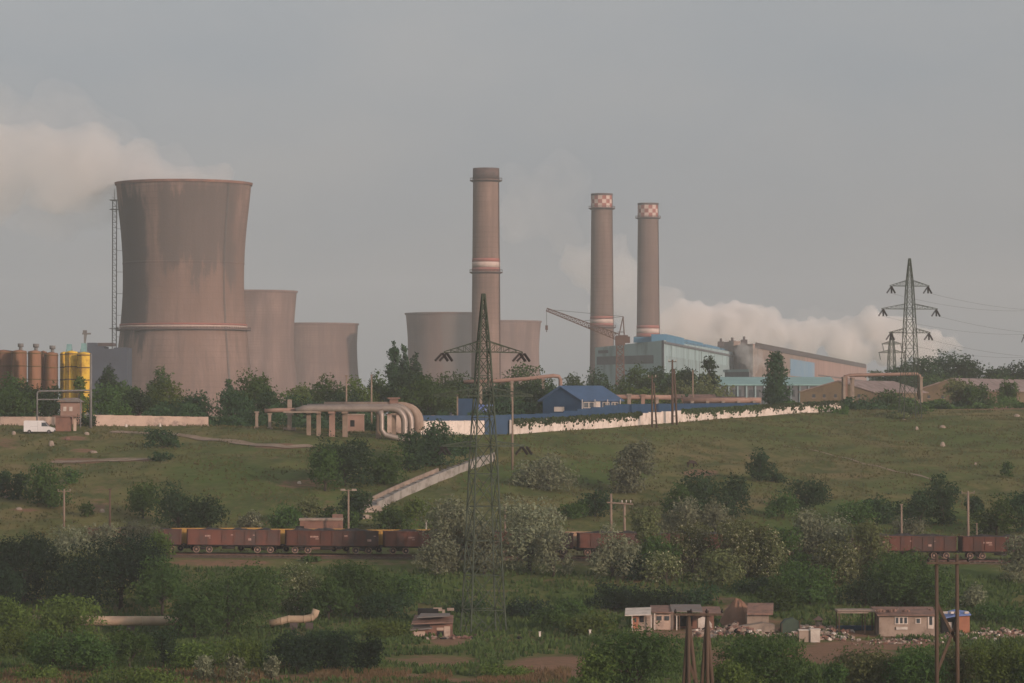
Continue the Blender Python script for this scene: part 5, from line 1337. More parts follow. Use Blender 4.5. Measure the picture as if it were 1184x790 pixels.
for f, s in ((0, 1.0), (.25, .82), (.5, .6), (.78, .34), (.95, .12)):
    rings.append([(math.cos(2 * PI * i / n) * 24 * kk * s * rs.uniform(.85, 1.12) + f * -.3, math.sin(2 * PI * i / n) * 3.2 * s * rs.uniform(.85, 1.1), Hh * f * rs.uniform(.94, 1.05)) for i in range(n)])
vs = [v for r in rings for v in r]; m.add(vs, [(l * n + i, l * n + (i + 1) % n, (l + 1) * n + (i + 1) % n, (l + 1) * n + i) for l in range(4) for i in range(n)] + [tuple(range(4 * n, 5 * n))])
tag(m.build('earth_heap', M['soil'], None, p), 'reddish heap of dug earth behind the ruined outhouse', 'heap')
# white cistern, tarpaulin tent, small well
t = thing('white_cistern', 'two white boxy cisterns joined together in front of the green tarpaulin tent', 'cistern', ground_at(935, 425)); d = 425; k = mpp(d); z_ = lambda y: zpx(y, d) - t.location.z
m = MB(); m.box((-5.5 * k, 0, z_(729) / 2), (13 * k, 1.4, z_(729))); m.build('tank', M['plaster'], t)
m = MB(); m.box((6.5 * k, -.2, z_(728) / 2), (11 * k, 1.5, z_(728))); m.build('tank', M['white'], t)
m = MB(); m.box((-5.5 * k, 0, z_(729) + .06), (14 * k, 1.6, .12)); m.box((6.5 * k, -.2, z_(728) + .06), (12 * k, 1.65, .12)); m.build('lid', M['white'], t)
t = thing('tarpaulin_tent', 'dull green tarpaulin tent among the rubble beside the white cistern', 'tent', ground_at(914, 436)); d = 436; k = mpp(d); z_ = lambda y: zpx(y, d) - t.location.z
m = MB(); m.prism([(-11 * k, 0), (11 * k, 0), (10 * k, z_(719)), (3 * k, z_(715)), (-6 * k, z_(717)), (-10.5 * k, z_(722))], 0, 2.6); m.build('canvas', M['green_tarp'], t)
m = MB(); m.bar((-10.6 * k, -.05, 0), (-10.2 * k, -.05, z_(721)), .1); m.bar((10.2 * k, -.05, 0), (10 * k, -.05, z_(718)), .1); m.build('pole', M['wood'], t)
t = thing('well', 'little wooden well with a pointed roof among the rubble', 'well', ground_at(946, 441)); d = 441; k = mpp(d); z_ = lambda y: zpx(y, d) - t.location.z
m = MB(); m.lathe([(4.0 * k, 0), (4.0 * k, 1.0), (3.3 * k, 1.0), (3.3 * k, .2)], 14, smooth=False); m.build('shaft', M['concrete'], t)
m = MB(); m.bar((-3 * k, 0, 0), (-3 * k, 0, z_(716)), .14); m.bar((3 * k, 0, 0), (3 * k, 0, z_(716)), .14); m.build('post', M['wood'], t)
m = MB(); m.add([(-6 * k, -.7, z_(717)), (6 * k, -.7, z_(717)), (6 * k, .7, z_(717)), (-6 * k, .7, z_(717)), (0, 0, z_(712))], [(3, 2, 1, 0), (0, 1, 4), (1, 2, 4), (2, 3, 4), (3, 0, 4)]); m.build('roof', M['tile'], t)
# plastered house with white windows
t = thing('plastered_house', 'low grey-pink plastered house with white windows and a flat tiled roof', 'house', ground_at(1048, 433)); d = 433; k = mpp(d); O = t.location; z_ = lambda y: zpx(y, d) - O.z; X = lambda u: (u - 1048) * k
m = MB(); m.box((X(1048), 2.1, z_(710.5) / 2), (64 * k, 4.2, z_(710.5))); m.build('wall', M['plaster'], t)
m = MB(); q = [(X(1013), -.6, z_(712)), (X(1083), -.6, z_(712)), (X(1083), 4.8, z_(705.5)), (X(1011), 4.8, z_(705.5))]
m.add(q + [(a, b_, c + .16) for a, b_, c in q], [(0, 1, 2, 3), (7, 6, 5, 4), (0, 4, 5, 1), (1, 5, 6, 2), (2, 6, 7, 3), (3, 7, 4, 0)]); m.build('roof', M['tile'], t)
for (u, y, w, h, n_) in ((1041.5, 717.5, 15, 8.5, 3), (1061, 718, 6.5, 6.5, 1)):
    m = MB(); m.box((X(u), -.03, z_(y)), (w * k, .12, h * k)); wn_ = m.build('window', M['white_wall'], t)
    for j in range(n_):
        m = MB(); m.box((X(u - w / 2 + w * (j + .5) / n_), -.06, z_(y)), (w / n_ * k * .62, .12, h * k * .8)); m.build('pane', M['glass'], wn_)
m = MB(); m.box((X(1042), -.12, z_(726.5)), (13 * k, .2, 3 * k)); m.build('window_ledge', M['white'], t)
m = MB(); m.box((X(1075.5), -.03, z_(719.5)), (7 * k, .12, 15 * k)); dr = m.build('door', M['white_wall'], t)
m = MB(); m.box((X(1075.5), -.06, z_(718)), (3.4 * k, .12, 9.5 * k)); m.build('pane', M['glass'], dr)
rs = random.Random(4); m = MB()
for i in range(26): m.box((X(rs.uniform(1014, 1082)), rs.uniform(-.4, 4), z_(709) + .2 + rs.uniform(0, .1)), (rs.uniform(.2, .6), .3, .22), rs.uniform(0, 3))
m.build('loose_tile', M['tile'], t)
t = thing('carport', 'open carport with a thin flat roof on posts left of the plastered house', 'carport', ground_at(991, 435)); d = 435; k = mpp(d); z_ = lambda y: zpx(y, d) - t.location.z; X = lambda u: (u - 991) * k
m = MB(); m.box((X(991), 1.6, z_(706.6)), (47 * k, 4, .22)); m.box((X(985), -.3, z_(708)), (36 * k, .2, .22)); m.build('roof', M['plaster'], t)
for u in (969.5, 999.5, 1011):
    for y in (-.2, 3.3):
        m = MB(); m.bar((X(u), y, 0), (X(u), y, z_(707)), .14); m.build('post', M['wood'], t)
m = MB(); m.box((X(991), 3.5, .45), (44 * k, .2, .9)); m.build('rear_wall', M['blue'], t)
t = thing('orange_hut', 'small orange brick hut with a torn blue tarpaulin on its roof', 'hut', ground_at(1108, 434)); d = 434; k = mpp(d); z_ = lambda y: zpx(y, d) - t.location.z; X = lambda u: (u - 1108) * k
m = MB(); m.box((X(1113.5), 1.2, z_(713) / 2), (14 * k, 2.4, z_(713))); m.build('wall', M['orange'], t)
m = MB(); m.box((X(1098), 1.8, z_(715) / 2), (17 * k, 1.6, z_(715))); m.build('side_room', M['dark'], t)
m = MB(); q = [(X(1090), -.5, z_(715.5)), (X(1104), -.6, z_(712.5)), (X(1122), -.2, z_(711.5)), (X(1122), 2.6, z_(709)), (X(1106), 2.7, z_(707)), (X(1091), 2.7, z_(711))]
m.add(q + [(a, b_, c + .1) for a, b_, c in q], [(0, 1, 4, 5), (1, 2, 3, 4), (11, 10, 7, 6), (10, 9, 8, 7)] + [(i, (i + 1) % 6, (i + 1) % 6 + 6, i + 6) for i in range(6)]); m.build('tarpaulin', M['blue_tarp'], t)
m = MB(); m.box((X(1099), .9, z_(724)), (4 * k, .2, 8 * k)); m.build('door', M['white'], t)
m = MB()
for u in (1093, 1100, 1106, 1117): m.box((X(u), .4, z_(711) + .25), (.5, .5, .25), u)
m.build('roof_weight', M['white'], t)
# left shacks
t = thing('shack', 'tumbledown brick shack with a rust-coloured sheet roof left of the big pylon', 'shack', ground_at(500, 428)); d = 428; k = mpp(d); z_ = lambda y: zpx(y, d) - t.location.z; X = lambda u: (u - 500) * k
m = MB(); m.box((X(487), .9, z_(728) / 2), (20 * k, 1.8, z_(728))); m.box((X(510), 1.6, z_(722) / 2), (26 * k, 2.6, z_(722))); m.build('wall', M['brick'], t)
for (ua, ub, ya, yb, mt) in ((476, 524, 722, 714, 'tile'), (474, 500, 729, 723, 'greyroof'), (483, 520, 714.5, 712, 'greyroof')):
    m = MB(); q = [(X(ua), -.8, z_(ya)), (X(ub), -.7, z_(ya - 2)), (X(ub), 3.2, z_(yb)), (X(ua + 3), 3.2, z_(yb))]
    m.add(q + [(a, b_, c + .12) for a, b_, c in q], [(0, 1, 2, 3), (7, 6, 5, 4), (0, 4, 5, 1), (1, 5, 6, 2), (2, 6, 7, 3), (3, 7, 4, 0)]); m.build('roof', M[mt], t)
m = MB(); m.box((X(517), .25, z_(731)), (7 * k, .12, 13 * k)); m.box((X(509), .25, z_(727.5)), (8 * k, .1, 3 * k)); m.build('plaster_panel', M['pale_wall'], t)
m = MB(); m.box((X(485), -.05, z_(733)), (13 * k, .12, 6 * k)); m.build('plaster_panel', M['pale_wall'], t)
m = MB(); m.box((X(509), .25, z_(734)), (7 * k, .12, 8 * k)); m.build('doorway', M['dark'], t)
m = MB(); m.box((X(497), -.04, z_(735)), (3 * k, .1, 8 * k)); m.build('doorway', M['dark'], t)
t = thing('shack', 'low red-brick shack half seen between the legs of the big pylon', 'shack', ground_at(560, 441)); d = 441; k = mpp(d); z_ = lambda y: zpx(y, d) - t.location.z; X = lambda u: (u - 560) * k
m = MB(); m.box((X(575), 1.2, z_(730) / 2), (26 * k, 2.4, z_(730))); m.box((X(541), 1.2, z_(728) / 2), (12 * k, 2.2, z_(728))); m.build('wall', M['brick'], t)
m = MB(); m.box((X(573), 1.2, z_(729.3)), (30 * k, 3, .2)); m.box((X(541), 1.2, z_(727)), (14 * k, 2.6, .2)); m.build('roof', M['greyroof'], t)
m = MB(); m.box((X(575), -.03, z_(737)), (6 * k, .1, 9 * k)); m.build('doorway', M['dark'], t)
t = thing('shack', 'broken wall with two pale stumps behind the rust-roofed shack', 'shack', ground_at(511, 446)); d = 446; k = mpp(d); z_ = lambda y: zpx(y, d) - t.location.z; X = lambda u: (u - 511) * k
m = MB(); m.box((X(506), .3, z_(702) - .3), (10 * k, .5, 4 * k)); m.box((X(521), .3, z_(702) - .3), (8 * k, .5, 3 * k)); m.box((X(513), .3, z_(705) / 2), (3 * k, .5, z_(705))); m.build('wall', M['plaster'], t)
m = MB(); m.box((X(495), .8, z_(704) / 2), (24 * k, 1.6, z_(704))); m.build('lean_to', M['dark'], t)
for (u, y, d_, lab) in ((624, 748, 424, 'white marker post in the weeds, left of two'), (682, 750, 424, 'white marker post in the weeds, right of two')):
    p = ground_at(u, d_); m = MB(); m.box((0, 0, .4), (.22, .2, .9), .2); m.box((0, 0, .88), (.28, .26, .1), .2); tag(m.build('marker_post', M['white'], None, p), lab, 'post')
# cream pipelines in the trees at left
def pipeline(label, pts, d, r, mat, posts):
    u0 = pts[0][0]; O = ground_at(u0, d); k = mpp(d); t = thing('pipeline', label, 'pipeline', O, 0, 'cream pipelines in the valley')
    m = MB(); m.tube([Vector(((u - u0) * k, 0, zpx(y, d) - O.z)) for u, y in pts], r, 14); m.build('pipe', M[mat], t)
    for u, y in pts[1:-1]:
        m = MB(); c = Vector(((u - u0) * k, 0, zpx(y, d) - O.z)); m.tube([c - Vector((.1, 0, 0)), c + Vector((.1, 0, 0))], r * 1.05, 14); m.build('flange', M['creampipe'], t)
    for u, y in posts:
        m = MB(); z = zpx(y, d) - O.z; zb = gz(O.x + (u - u0) * k, d) - O.z - .4; m.box(((u - u0) * k, 0, (z + zb) / 2), (.9, .7, z - zb)); m.build('support', M['darkroof'], t)
pipeline('long cream pipeline on dark supports between the left trees', [(20, 716), (120, 718), (165, 718), (216, 718), (235, 718)], 437, .58, 'creampipe', [(80, 724), (152, 724), (205, 724)])
pipeline('short cream pipeline ending in a grey upturned elbow', [(312, 721), (326, 718), (334, 716), (352, 716), (361, 714), (364, 711), (366, 705)], 437, .45, 'creampipe', [(340, 720), (358, 720)])
# rubble
def rubble(label, n, u0, u1, d0, d1, smax, seed, peak=0.0, wts=(3, 5, 3, 5, 6, 2)):
    r = random.Random(seed); m = MB(); bag = [i for i, w in enumerate(wts) for _ in range(w)]
    for _ in range(n):
        u = r.gauss((u0 + u1) / 2, (u1 - u0) / 4.2); u = min(max(u, u0), u1); d = r.uniform(d0, d1); p = ground_at(u, d); f = max(0, 1 - abs(2 * (u - u0) / (u1 - u0) - 1)) * peak
        s = r.uniform(.12, smax); c = r.random() ** 2 * f
        o = len(m.v); m.box((p.x, p.y, p.z + s * .25 + c), (s * r.uniform(.6, 2.2), s * r.uniform(.5, 1.4), s * r.uniform(.25, .9)), r.uniform(0, 3), r.choice(bag), r.uniform(.6, 1))
        rt = Matrix.Rotation(r.uniform(-.6, .6), 3, 'X') @ Matrix.Rotation(r.uniform(-.4, .4), 3, 'Y'); cc = Vector((p.x, p.y, p.z + s * .25 + c))
        for i in range(o, len(m.v)): m.v[i] = tuple(rt @ (Vector(m.v[i]) - cc) + cc)
    tag(m.build('rubble', M['rubble']), label, 'rubble', kind='stuff')
rubble('spread of pale rubble and scrap between the derelict house and the outhouse', 700, 800, 900, 424, 436, .55, 1, 1.3)
rubble('white and grey scrap around the tent, well and cistern', 420, 890, 985, 428, 442, .6, 2, .6)
rubble('thin scatter of rubble in front of the plastered house', 200, 985, 1100, 421, 431, .4, 3, 0)
rubble('white litter and rubble on the ground at the right edge', 240, 1095, 1230, 424, 440, .5, 4, .25)
rubble('scatter of brick rubble around the left shacks', 120, 470, 600, 420, 432, .5, 5, 0, (1, 2, 4, 6, 2, 2))
# ================================================================== trees and bushes
def crown_arrays(rg, w, dep, h, z0, n, leaf, style):
    """leaf quads in lobes filling an uneven crown of width w, depth dep, from z0 to z0 + h"""
    if style == 'poplar': nl = max(16, int(h / w * 13)); lr = (.34, .5)
    elif style == 'bush': nl = 12; lr = (.17, .31)
    else: nl = 15; lr = (.16, .29)
    c = []; r = []
    while len(c) < nl:
        p = rg.uniform(-1, 1, 3); q = float((p ** 2).sum())
        if q > 1: continue
        if style == 'poplar':
            t = rg.uniform(0, 1); prof = min(1, t * 4 + .5) * (1 - max(0, t - .72) / .28 * .6)
            R = w * rg.uniform(*lr) * max(.35, prof); c.append((p[0] * w * .3 * prof, p[1] * dep * .3 * prof, z0 + R * .5 + t * (h - R * 1.2))); r.append(R); continue
        R = w * rg.uniform(*lr)
        zz = z0 + h * (.5 + .5 * p[2] * (1 - min(.6, R / h)))
        if style == 'bush': zz = z0 + h * rg.uniform(.1, 1) ** .8 * (1 - R / h * .55)
        f = 1 - .45 * max(0, (zz - z0) / h - .45) / .55
        c.append((p[0] * (w / 2 - R * .75) * f * 1.15, p[1] * (dep / 2 - R * .75) * f * 1.15, zz)); r.append(R)
    c = np.array(c); r = np.array(r)
    sq = np.minimum(1.0, h / (2.6 * r))
    pr = r ** 2 / (r ** 2).sum(); k = rg.choice(nl, n, p=pr)
    d = rg.normal(size=(n, 3)); d /= np.linalg.norm(d, axis=1)[:, None]
    rad = 1 - np.abs(rg.normal(0, .22, n))
    # ragged surface: lumps of leaves on each lobe
    lump = .84 + .24 * np.sin(d[:, 0] * 5 + k * 1.7) * np.sin(d[:, 1] * 6 + k * .9) + .17 * np.sin(d[:, 2] * 9 + k * 2.3)
    pos = c[k] + d * (r[k] * rad * lump)[:, None] * np.stack([np.ones(n), np.ones(n), np.minimum(1, sq[k] * 1.1)], 1)
    keep = pos[:, 2] > z0 - .1 * h * (style != 'bush')
    pos, d = pos[keep], d[keep]; n = len(pos)
    nr = d * .7 + rg.normal(0, .55, (n, 3)) + np.array([0, 0, .25]); nr /= np.linalg.norm(nr, axis=1)[:, None]
    t = rg.normal(size=(n, 3)); a = np.cross(nr, t); a /= np.linalg.norm(a, axis=1)[:, None]; b = np.cross(nr, a)
    s = leaf * rg.uniform(.55, 1.35, n); a *= (s * .5)[:, None]; b *= (s * rg.uniform(.5, .9, n))[:, None]
    V = np.stack([pos - a * .5 - b, pos + a * .6 - b * .3, pos + a * .5 + b, pos - a * .6 + b * .4], 1).reshape(-1, 3)
    return V, c, r

TREEN = [0]
def plant(kind, u, ytop, wpx, dist, label, style=None, lift=None, group=None, depth=None, dens=1.0):
    TREEN[0] += 1; rg = np.random.default_rng(1000 + TREEN[0] * 13)
    p = hit(u, -dist) if dist < 0 else ground_at(u, dist)
    d = p.y; k = mpp(d); h = zpx(ytop, d) - p.z; w = wpx * k * 1.22
    tree = h > 4.2
    style = style or ('bush' if group in (G2, G3) or not tree or h < w * .6 else 'tree')
    if group in (G1, G5) and lift is None: lift = .03; wpx = wpx * 1.12; w *= 1.12
    if group == G5 and dist > 1000: w *= 1.25; wpx *= 1.25
    elif group == G4 and lift is None: lift = .06
    z0 = (lift if lift is not None else (.16 if style == 'tree' else .0)) * h
    if style == 'poplar': z0 = .05 * h
    hpx = h / k
    n = int(np.clip(wpx * hpx * 1.15 * dens * (2.2 if style == 'poplar' else 1), 350, 9000)); leaf = max(.22, 2.5 * k)
    V, c, r = crown_arrays(rg, w, (depth or .9) * w, h - z0, z0, n, leaf, style)
    Q = np.arange(len(V)).reshape(-1, 4)
    nm, cat = ('tree', 'tree') if tree else ('bush', 'bush')
    if style == 'poplar': nm = 'poplar_tree'
    t = thing(nm, label, cat, p, 0, group)
    mat = {'flower': 'olive', 'silverflower': 'silver'}.get(kind, kind)
    me = mesh_np('crown', V, Q, [L[mat]]); o = bpy.data.objects.new('crown' if tree else 'foliage', me); COL.objects.link(o); o.parent = t
    m = MB(); tr = max(.05, .022 * h); zc = z0 + (h - z0) * .45
    if tree:
        m.tube([(0, 0, -.3), (tr * .5, 0, zc * .5), (0, tr, zc), (0, 0, z0 + (h - z0) * .75)], [tr * 1.5, tr, tr * .75, tr * .25], 7)
    order = np.argsort(-r)[:6 if tree else 4]
    for q in order:
        e = Vector(c[q]); s = Vector((0, 0, z0 + .12 * h if tree else .0)); s.z = min(s.z, e.z * .8); mid = s.lerp(e, .5) + Vector((0, 0, .06 * h))
        m.tube([s, mid, e], [tr * .6, tr * .45, tr * .2], 5)
    m.build('trunk' if tree else 'stems', M['bark'], t)
    if kind in ('flower', 'silverflower'):
        nb = int(n * (.12 if kind == 'silverflower' else .2)); idx = rg.choice(len(V) // 4, nb, replace=False); P = V.reshape(-1, 4, 3)[idx]
        ctr = P.mean(1, keepdims=True); P2 = (P - ctr) * .62 + ctr + rg.normal(0, .06, (nb, 1, 3)) + np.array([0, -.12, .05])
        me2 = mesh_np('blossom', P2.reshape(-1, 3), np.arange(nb * 4).reshape(-1, 4), [L['blossom']]); o2 = bpy.data.objects.new('blossom', me2); COL.objects.link(o2); o2.parent = t
    return t
G1, G2, G3, G4, G5 = 'trees behind the walls on the crest', 'bushes on the slope', 'bushes along the railway', 'trees on the valley floor', 'trees by the right sheds'
T = [
 # crest, left
 ('broad', 10, 430, 46, 740, 'tree in front of the widest rusty silo', G1), ('deep', 38, 441, 40, 715, 'dark tree in front of the reddish silo', G1), ('broad', 18, 449, 50, 680, 'leafy tree over the low wall at the left edge', G1),
 ('deep', 62, 447, 30, 720, 'dark tree between the pipe portal posts', G1), ('bright', 92, 434, 15, 700, 'small open tree in front of the left yellow silo', G1), ('deep', 126, 420.5, 24, 820, 'dark two-headed tree against the dark coal bunker', G1),
 ('broad', 122, 440, 36, 740, 'tree under the dark two-headed one', G1), ('broad', 146, 436, 30, 760, 'tree against the lower left edge of the tallest cooling tower', G1), ('broad', 189, 416.5, 29, 840, 'tall double-topped tree in front of the tallest cooling tower', G1),
 ('deep', 160, 452, 44, 700, 'dark tree behind the left part of the pale wall', G1), ('bright', 196, 440, 60, 720, 'fresh green spreading tree behind the middle of the pale wall', G1), ('deep', 224, 455, 48, 690, 'dark tree behind the right end of the pale wall', G1),
 ('broad', 128, 462, 40, 672, 'green bush just behind the left end of the pale wall', G1), ('deep', 100, 478, 20, 649, 'dark bush beside the gate at the end of the pale wall', G1),
 ('deep', 263, 437.5, 15, 860, 'small dark tree top beside the foot of the tallest cooling tower', G1), ('broad', 290, 428, 52, 730, 'broad tree in front of the second cooling tower', G1), ('deep', 268, 452, 44, 690, 'dark tree left of the broad one below the second cooling tower', G1),
 ('deep', 312, 452, 34, 700, 'dark tree above the left end of the pipe gantry', G1), ('bright', 348, 440, 34, 830, 'pale green tree below the lowest cooling tower', G1), ('broad', 381, 428, 44, 760, 'bushy tree below the middle of the lowest cooling tower', G1),
 ('bright', 415, 437, 44, 770, 'lighter tree between the two bare poles', G1), ('broad', 440, 431, 36, 780, 'tree at the right foot of the lowest cooling tower', G1), ('deep', 350, 456, 50, 700, 'dark low tree behind the concrete post of the gantry', G1), ('deep', 400, 453, 56, 715, 'dark tree right behind the fat pipes', G1),
 ('deep', 474, 428, 52, 770, 'dark tree below the three poplars', G1), ('broad', 512, 419, 66, 800, 'wide round tree below the cooling tower left of the banded chimney', G1), ('broad', 495, 436, 60, 750, 'bright-topped tree behind the end of the fat pipes', G1), ('deep', 545, 432, 40, 800, 'dark tree behind the left side of the big pylon', G1),
 ('deep', 578, 441, 50, 770, 'dark tree behind the right side of the big pylon', G1), ('broad', 610, 421.5, 62, 920, 'dome of leaves below the farther cooling tower', G1), ('deep', 618, 441, 52, 740, 'dark tree pressing against the blue house gable', G1), ('deep', 640, 444, 20, 735, 'narrow dark tree beside the blue roof', G1),
 ('deep', 588, 462, 60, 722, 'dark bushes behind the blue gate', G1),
 ('broad', 664, 433, 30, 960, 'tree left of the crane foot behind the blue roof', G1), ('deep', 690, 428, 38, 970, 'dark tree below the left corner of the teal boiler house', G1), ('broad', 712, 432, 36, 940, 'tree around the foot of the crane', G1), ('broad', 737, 423, 40, 950, 'tree right of the crane foot', G1),
 ('deep', 760, 419, 36, 960, 'dark tree left of the tall twin-legged pole top', G1), ('broad', 783, 418, 36, 940, 'tree right of the tall twin-legged pole top', G1), ('deep', 802, 416, 30, 930, 'dark tree left of the egg-shaped one', G1), ('deep', 819, 412, 24, 900, 'egg-shaped very dark tree at the end of the crane tree row', G1),
 ('bright', 690, 449, 50, 850, 'low light-green tree behind the ridge of the blue roof', G1), ('bright', 740, 449, 50, 850, 'low light-green tree above the stub pipes', G1), ('olive', 818, 437, 50, 860, 'brownish green tree above the dark red shed roof', G1), ('olive', 790, 444, 36, 850, 'dull green low tree left of the brownish one', G1),
 ('deep', 902, 463, 40, 795, 'low bush between the big poplar and the ivied wall', G1), ('broad', 936, 463, 44, 800, 'low bush in front of the left brown gabled shed', G1), ('broad', 958, 465, 30, 795, 'low bush at the far end of the ivied wall', G1), ('deep', 872, 470, 36, 775, 'dark low bush above the right part of the ivied wall', G1),
 # crest, right
 ('deep', 1032, 423, 34, 1080, 'dark tree below the distant small pylon', G5), ('deep', 1064, 415, 42, 1060, 'dark tree just right of the three-armed pylon', G5), ('deep', 1092, 407, 48, 1080, 'tallest dark tree of the clump right of the three-armed pylon', G5), ('deep', 1114, 414, 34, 1060, 'dark tree on the right flank of that clump', G5),
 ('deep', 1046, 432, 50, 1020, 'dark lower tree in front of the clump by the pylon', G5), ('broad', 1085, 430, 60, 1030, 'wide tree directly above the far right gabled shed', G5), ('deep', 1126, 432, 26, 1060, 'small dark tree closing the clump at its right', G5), ('deep', 1150, 419, 28, 1040, 'dark tree left of the pylon at the right edge', G5), ('deep', 1176, 416, 44, 1050, 'dark tree around the pylon at the right edge', G5), ('broad', 1160, 434, 46, 1010, 'lower tree above the pink roof at the right edge', G5),
 ('broad', 1013, 424, 18, 1500, 'small distant tree at the end of the brown turbine hall', G5), ('olive', 1106, 437, 42, 835, 'olive bushy tree in front of the far right gabled shed', G5), ('broad', 1130, 442, 28, 830, 'green young tree right of the olive one', G5), ('broad', 1165, 438, 24, 860, 'small tree in front of the long pink roof', G5),
 ('deep', 1005, 455, 40, 812, 'dark bush in front of the right half of the left gabled shed', G5), ('broad', 1030, 450, 34, 815, 'bush left of the foot of the three-armed pylon', G5), ('broad', 1052, 462, 40, 775, 'thick bush around the foot of the three-armed pylon', G5), ('olive', 1040, 474, 30, 766, 'low weedy bush below the three-armed pylon', G5), ('deep', 1090, 460, 40, 828, 'dark bush at the corner of the far right shed', G5), ('deep', 1122, 458, 40, 832, 'dark hedge-like bush below the far right shed', G5), ('deep', 985, 462, 34, 800, 'bush between the legs of the high pipe bridge', G5),
 # slope, left
 ('deep', 189, 494, 42, -518, 'lone dark bush on the bare slope below the pale wall', G2), ('deep', 186, 521, 26, -533, 'small dark bush under the lone dark one', G2), ('broad', 58, 536, 54, -586, 'large bush on the bank left of the insulator pole', G2), ('deep', 22, 547, 34, -577, 'dark bush near the left edge of the bank', G2), ('broad', 82, 541, 24, -560, 'small bush right of the large one on the bank', G2),
 ('deep', 2, 545, 24, -575, 'dark bush cut by the left edge of the bank', G2), ('broad', 165, 555, 46, -600, 'bush on the bank right of the old wooden pole', G2), ('deep', 206, 557, 56, -614, 'dark thicket above the left end of the train', G2), ('deep', 240, 574, 44, -618, 'dark bush above the first full coal wagon', G2), ('broad', 100, 580, 20, -598, 'little bush between the two left poles', G2),
 ('silverflower', 289, 589, 28, -619, 'small pale blossoming bush above the first full coal wagon', G2), ('broad', 328, 583, 44, -618, 'green bush left of the brick hut', G2), ('olive', 356, 576, 40, -608, 'dull bush behind the brick hut', G2), ('broad', 376, 586, 30, -606, 'bush at the right rear of the brick hut', G2),
 ('deep', 398, 506, 76, -562, 'biggest dark thicket on the slope below the fat pipes', G2), ('broad', 376, 522, 50, -568, 'bush on the left flank of the biggest thicket', G2), ('broad', 444, 513, 58, -560, 'bush on the right flank of the biggest thicket', G2), ('deep', 503, 487, 66, -540, 'dark leafy tree above the upper end of the trough', G2), ('deep', 472, 502, 44, -545, 'dark bush between the thicket and the trough', G2),
 ('broad', 532, 500, 40, -524, 'bush behind the left leg of the big pylon at the crest', G2), ('deep', 412, 566, 44, -608, 'dark bush left of the lower end of the trough', G2), ('broad', 452, 585, 44, -616, 'low green bush above the third coal wagon', G2), ('broad', 405, 590, 36, -614, 'low bush around the lamp pole foot', G2), ('bright', 480, 578, 36, -600, 'fresh green low bush right below the trough', G2),
 # slope, middle and right
 ('silver', 736, 507, 52, -568, 'tall silvery bush standing alone on the middle of the slope', G2), ('silver', 634, 524, 56, -567, 'wide silvery bush right of the big pylon', G2), ('silver', 612, 534, 40, -564, 'silvery bush touching the right legs of the big pylon', G2), ('silver', 720, 540, 36, -570, 'low silvery bush at the foot of the tall lone one', G2),
 ('deep', 878, 521, 35, -557, 'round dark green bush alone on the grassy slope', G2), ('deep', 899, 546, 20, -558, 'small dark bush touching the round one', G2), ('deep', 812, 546, 78, -600, 'long dark thicket in the middle of the slope', G2), ('deep', 848, 554, 42, -597, 'dark bush at the right end of the long thicket', G2), ('broad', 782, 558, 44, -602, 'bush at the left end of the long thicket', G2),
 ('deep', 688, 565, 46, -598, 'dark bush left of the portal pole', G2), ('broad', 662, 578, 34, -600, 'low bush on the grass right of the big silver bush', G2), ('deep', 932, 553, 54, -590, 'broad dark bush on the slope right of the long thicket', G2), ('broad', 905, 572, 40, -600, 'bush below the broad dark one', G2), ('deep', 1090, 549, 46, -606, 'dark rounded tree above the right part of the train', G2), ('deep', 1064, 566, 40, -608, 'dark bush left of the dark rounded tree', G2),
 ('deep', 1022, 573, 50, -606, 'long dark bush above the dark brown wagon', G2), ('broad', 990, 578, 46, -606, 'bush behind the wide pale bushes', G2), ('broad', 1152, 574, 50, -619, 'grey-green bush right of the tall tan pole', G2), ('deep', 1182, 566, 40, -616, 'dark bush at the right edge above the train', G2), ('deep', 1127, 574, 24, -600, 'small dark bush beside the top of the tall tan pole', G2), ('broad', 1164, 534, 16, -552, 'small bush high on the right slope', G2), ('silver', 1050, 596, 40, -618, 'small silvery bush above the dark brown wagon', G2),
 # railway
 ('silver', 528, 580, 76, 489, 'silvery bush hiding the wagons left of the pylon legs', G3), ('silver', 505, 625, 56, 484, 'dusky silvery bush low beside the third coal wagon', G3), ('silver', 612, 580, 76, 488, 'biggest silvery bush hiding the wagons right of the pylon legs', G3), ('silver', 640, 612, 44, 484, 'silvery bush on the right flank of the biggest one', G3), ('silver', 560, 606, 46, 485, 'silvery bush between the pylon legs by the track', G3),
 ('silver', 708, 606, 54, 482, 'rounded silvery bush below the portal pole', G3), ('olive', 746, 584, 46, 492, 'olive bush right of the portal pole', G3), ('flower', 770, 637, 50, 479, 'low blossoming bush in front of the olive ones', G3), ('silverflower', 792, 577, 56, 522, 'pale blossoming bush behind the olive bushes', G3), ('flower', 800, 605, 70, 488, 'wide olive bush in the centre of the railway thicket', G3),
 ('flower', 850, 602, 68, 484, 'olive bush with cream flowers right of the centre of the thicket', G3), ('flower', 886, 612, 46, 482, 'yellowish flowering bush at the right end of the thicket', G3), ('olive', 868, 606, 54, 487, 'olive bush between the two cream-flowered ones', G3), ('olive', 835, 635, 60, 478, 'low olive bush at the foot of the thicket', G3), ('silver', 830, 580, 40, 521, 'pale bush showing above the olive thicket', G3), ('broad', 760, 620, 50, 484, 'green bush in the left part of the railway thicket', G3), ('deep', 730, 640, 40, 482, 'dark low bush right of the rounded silvery one', G3),
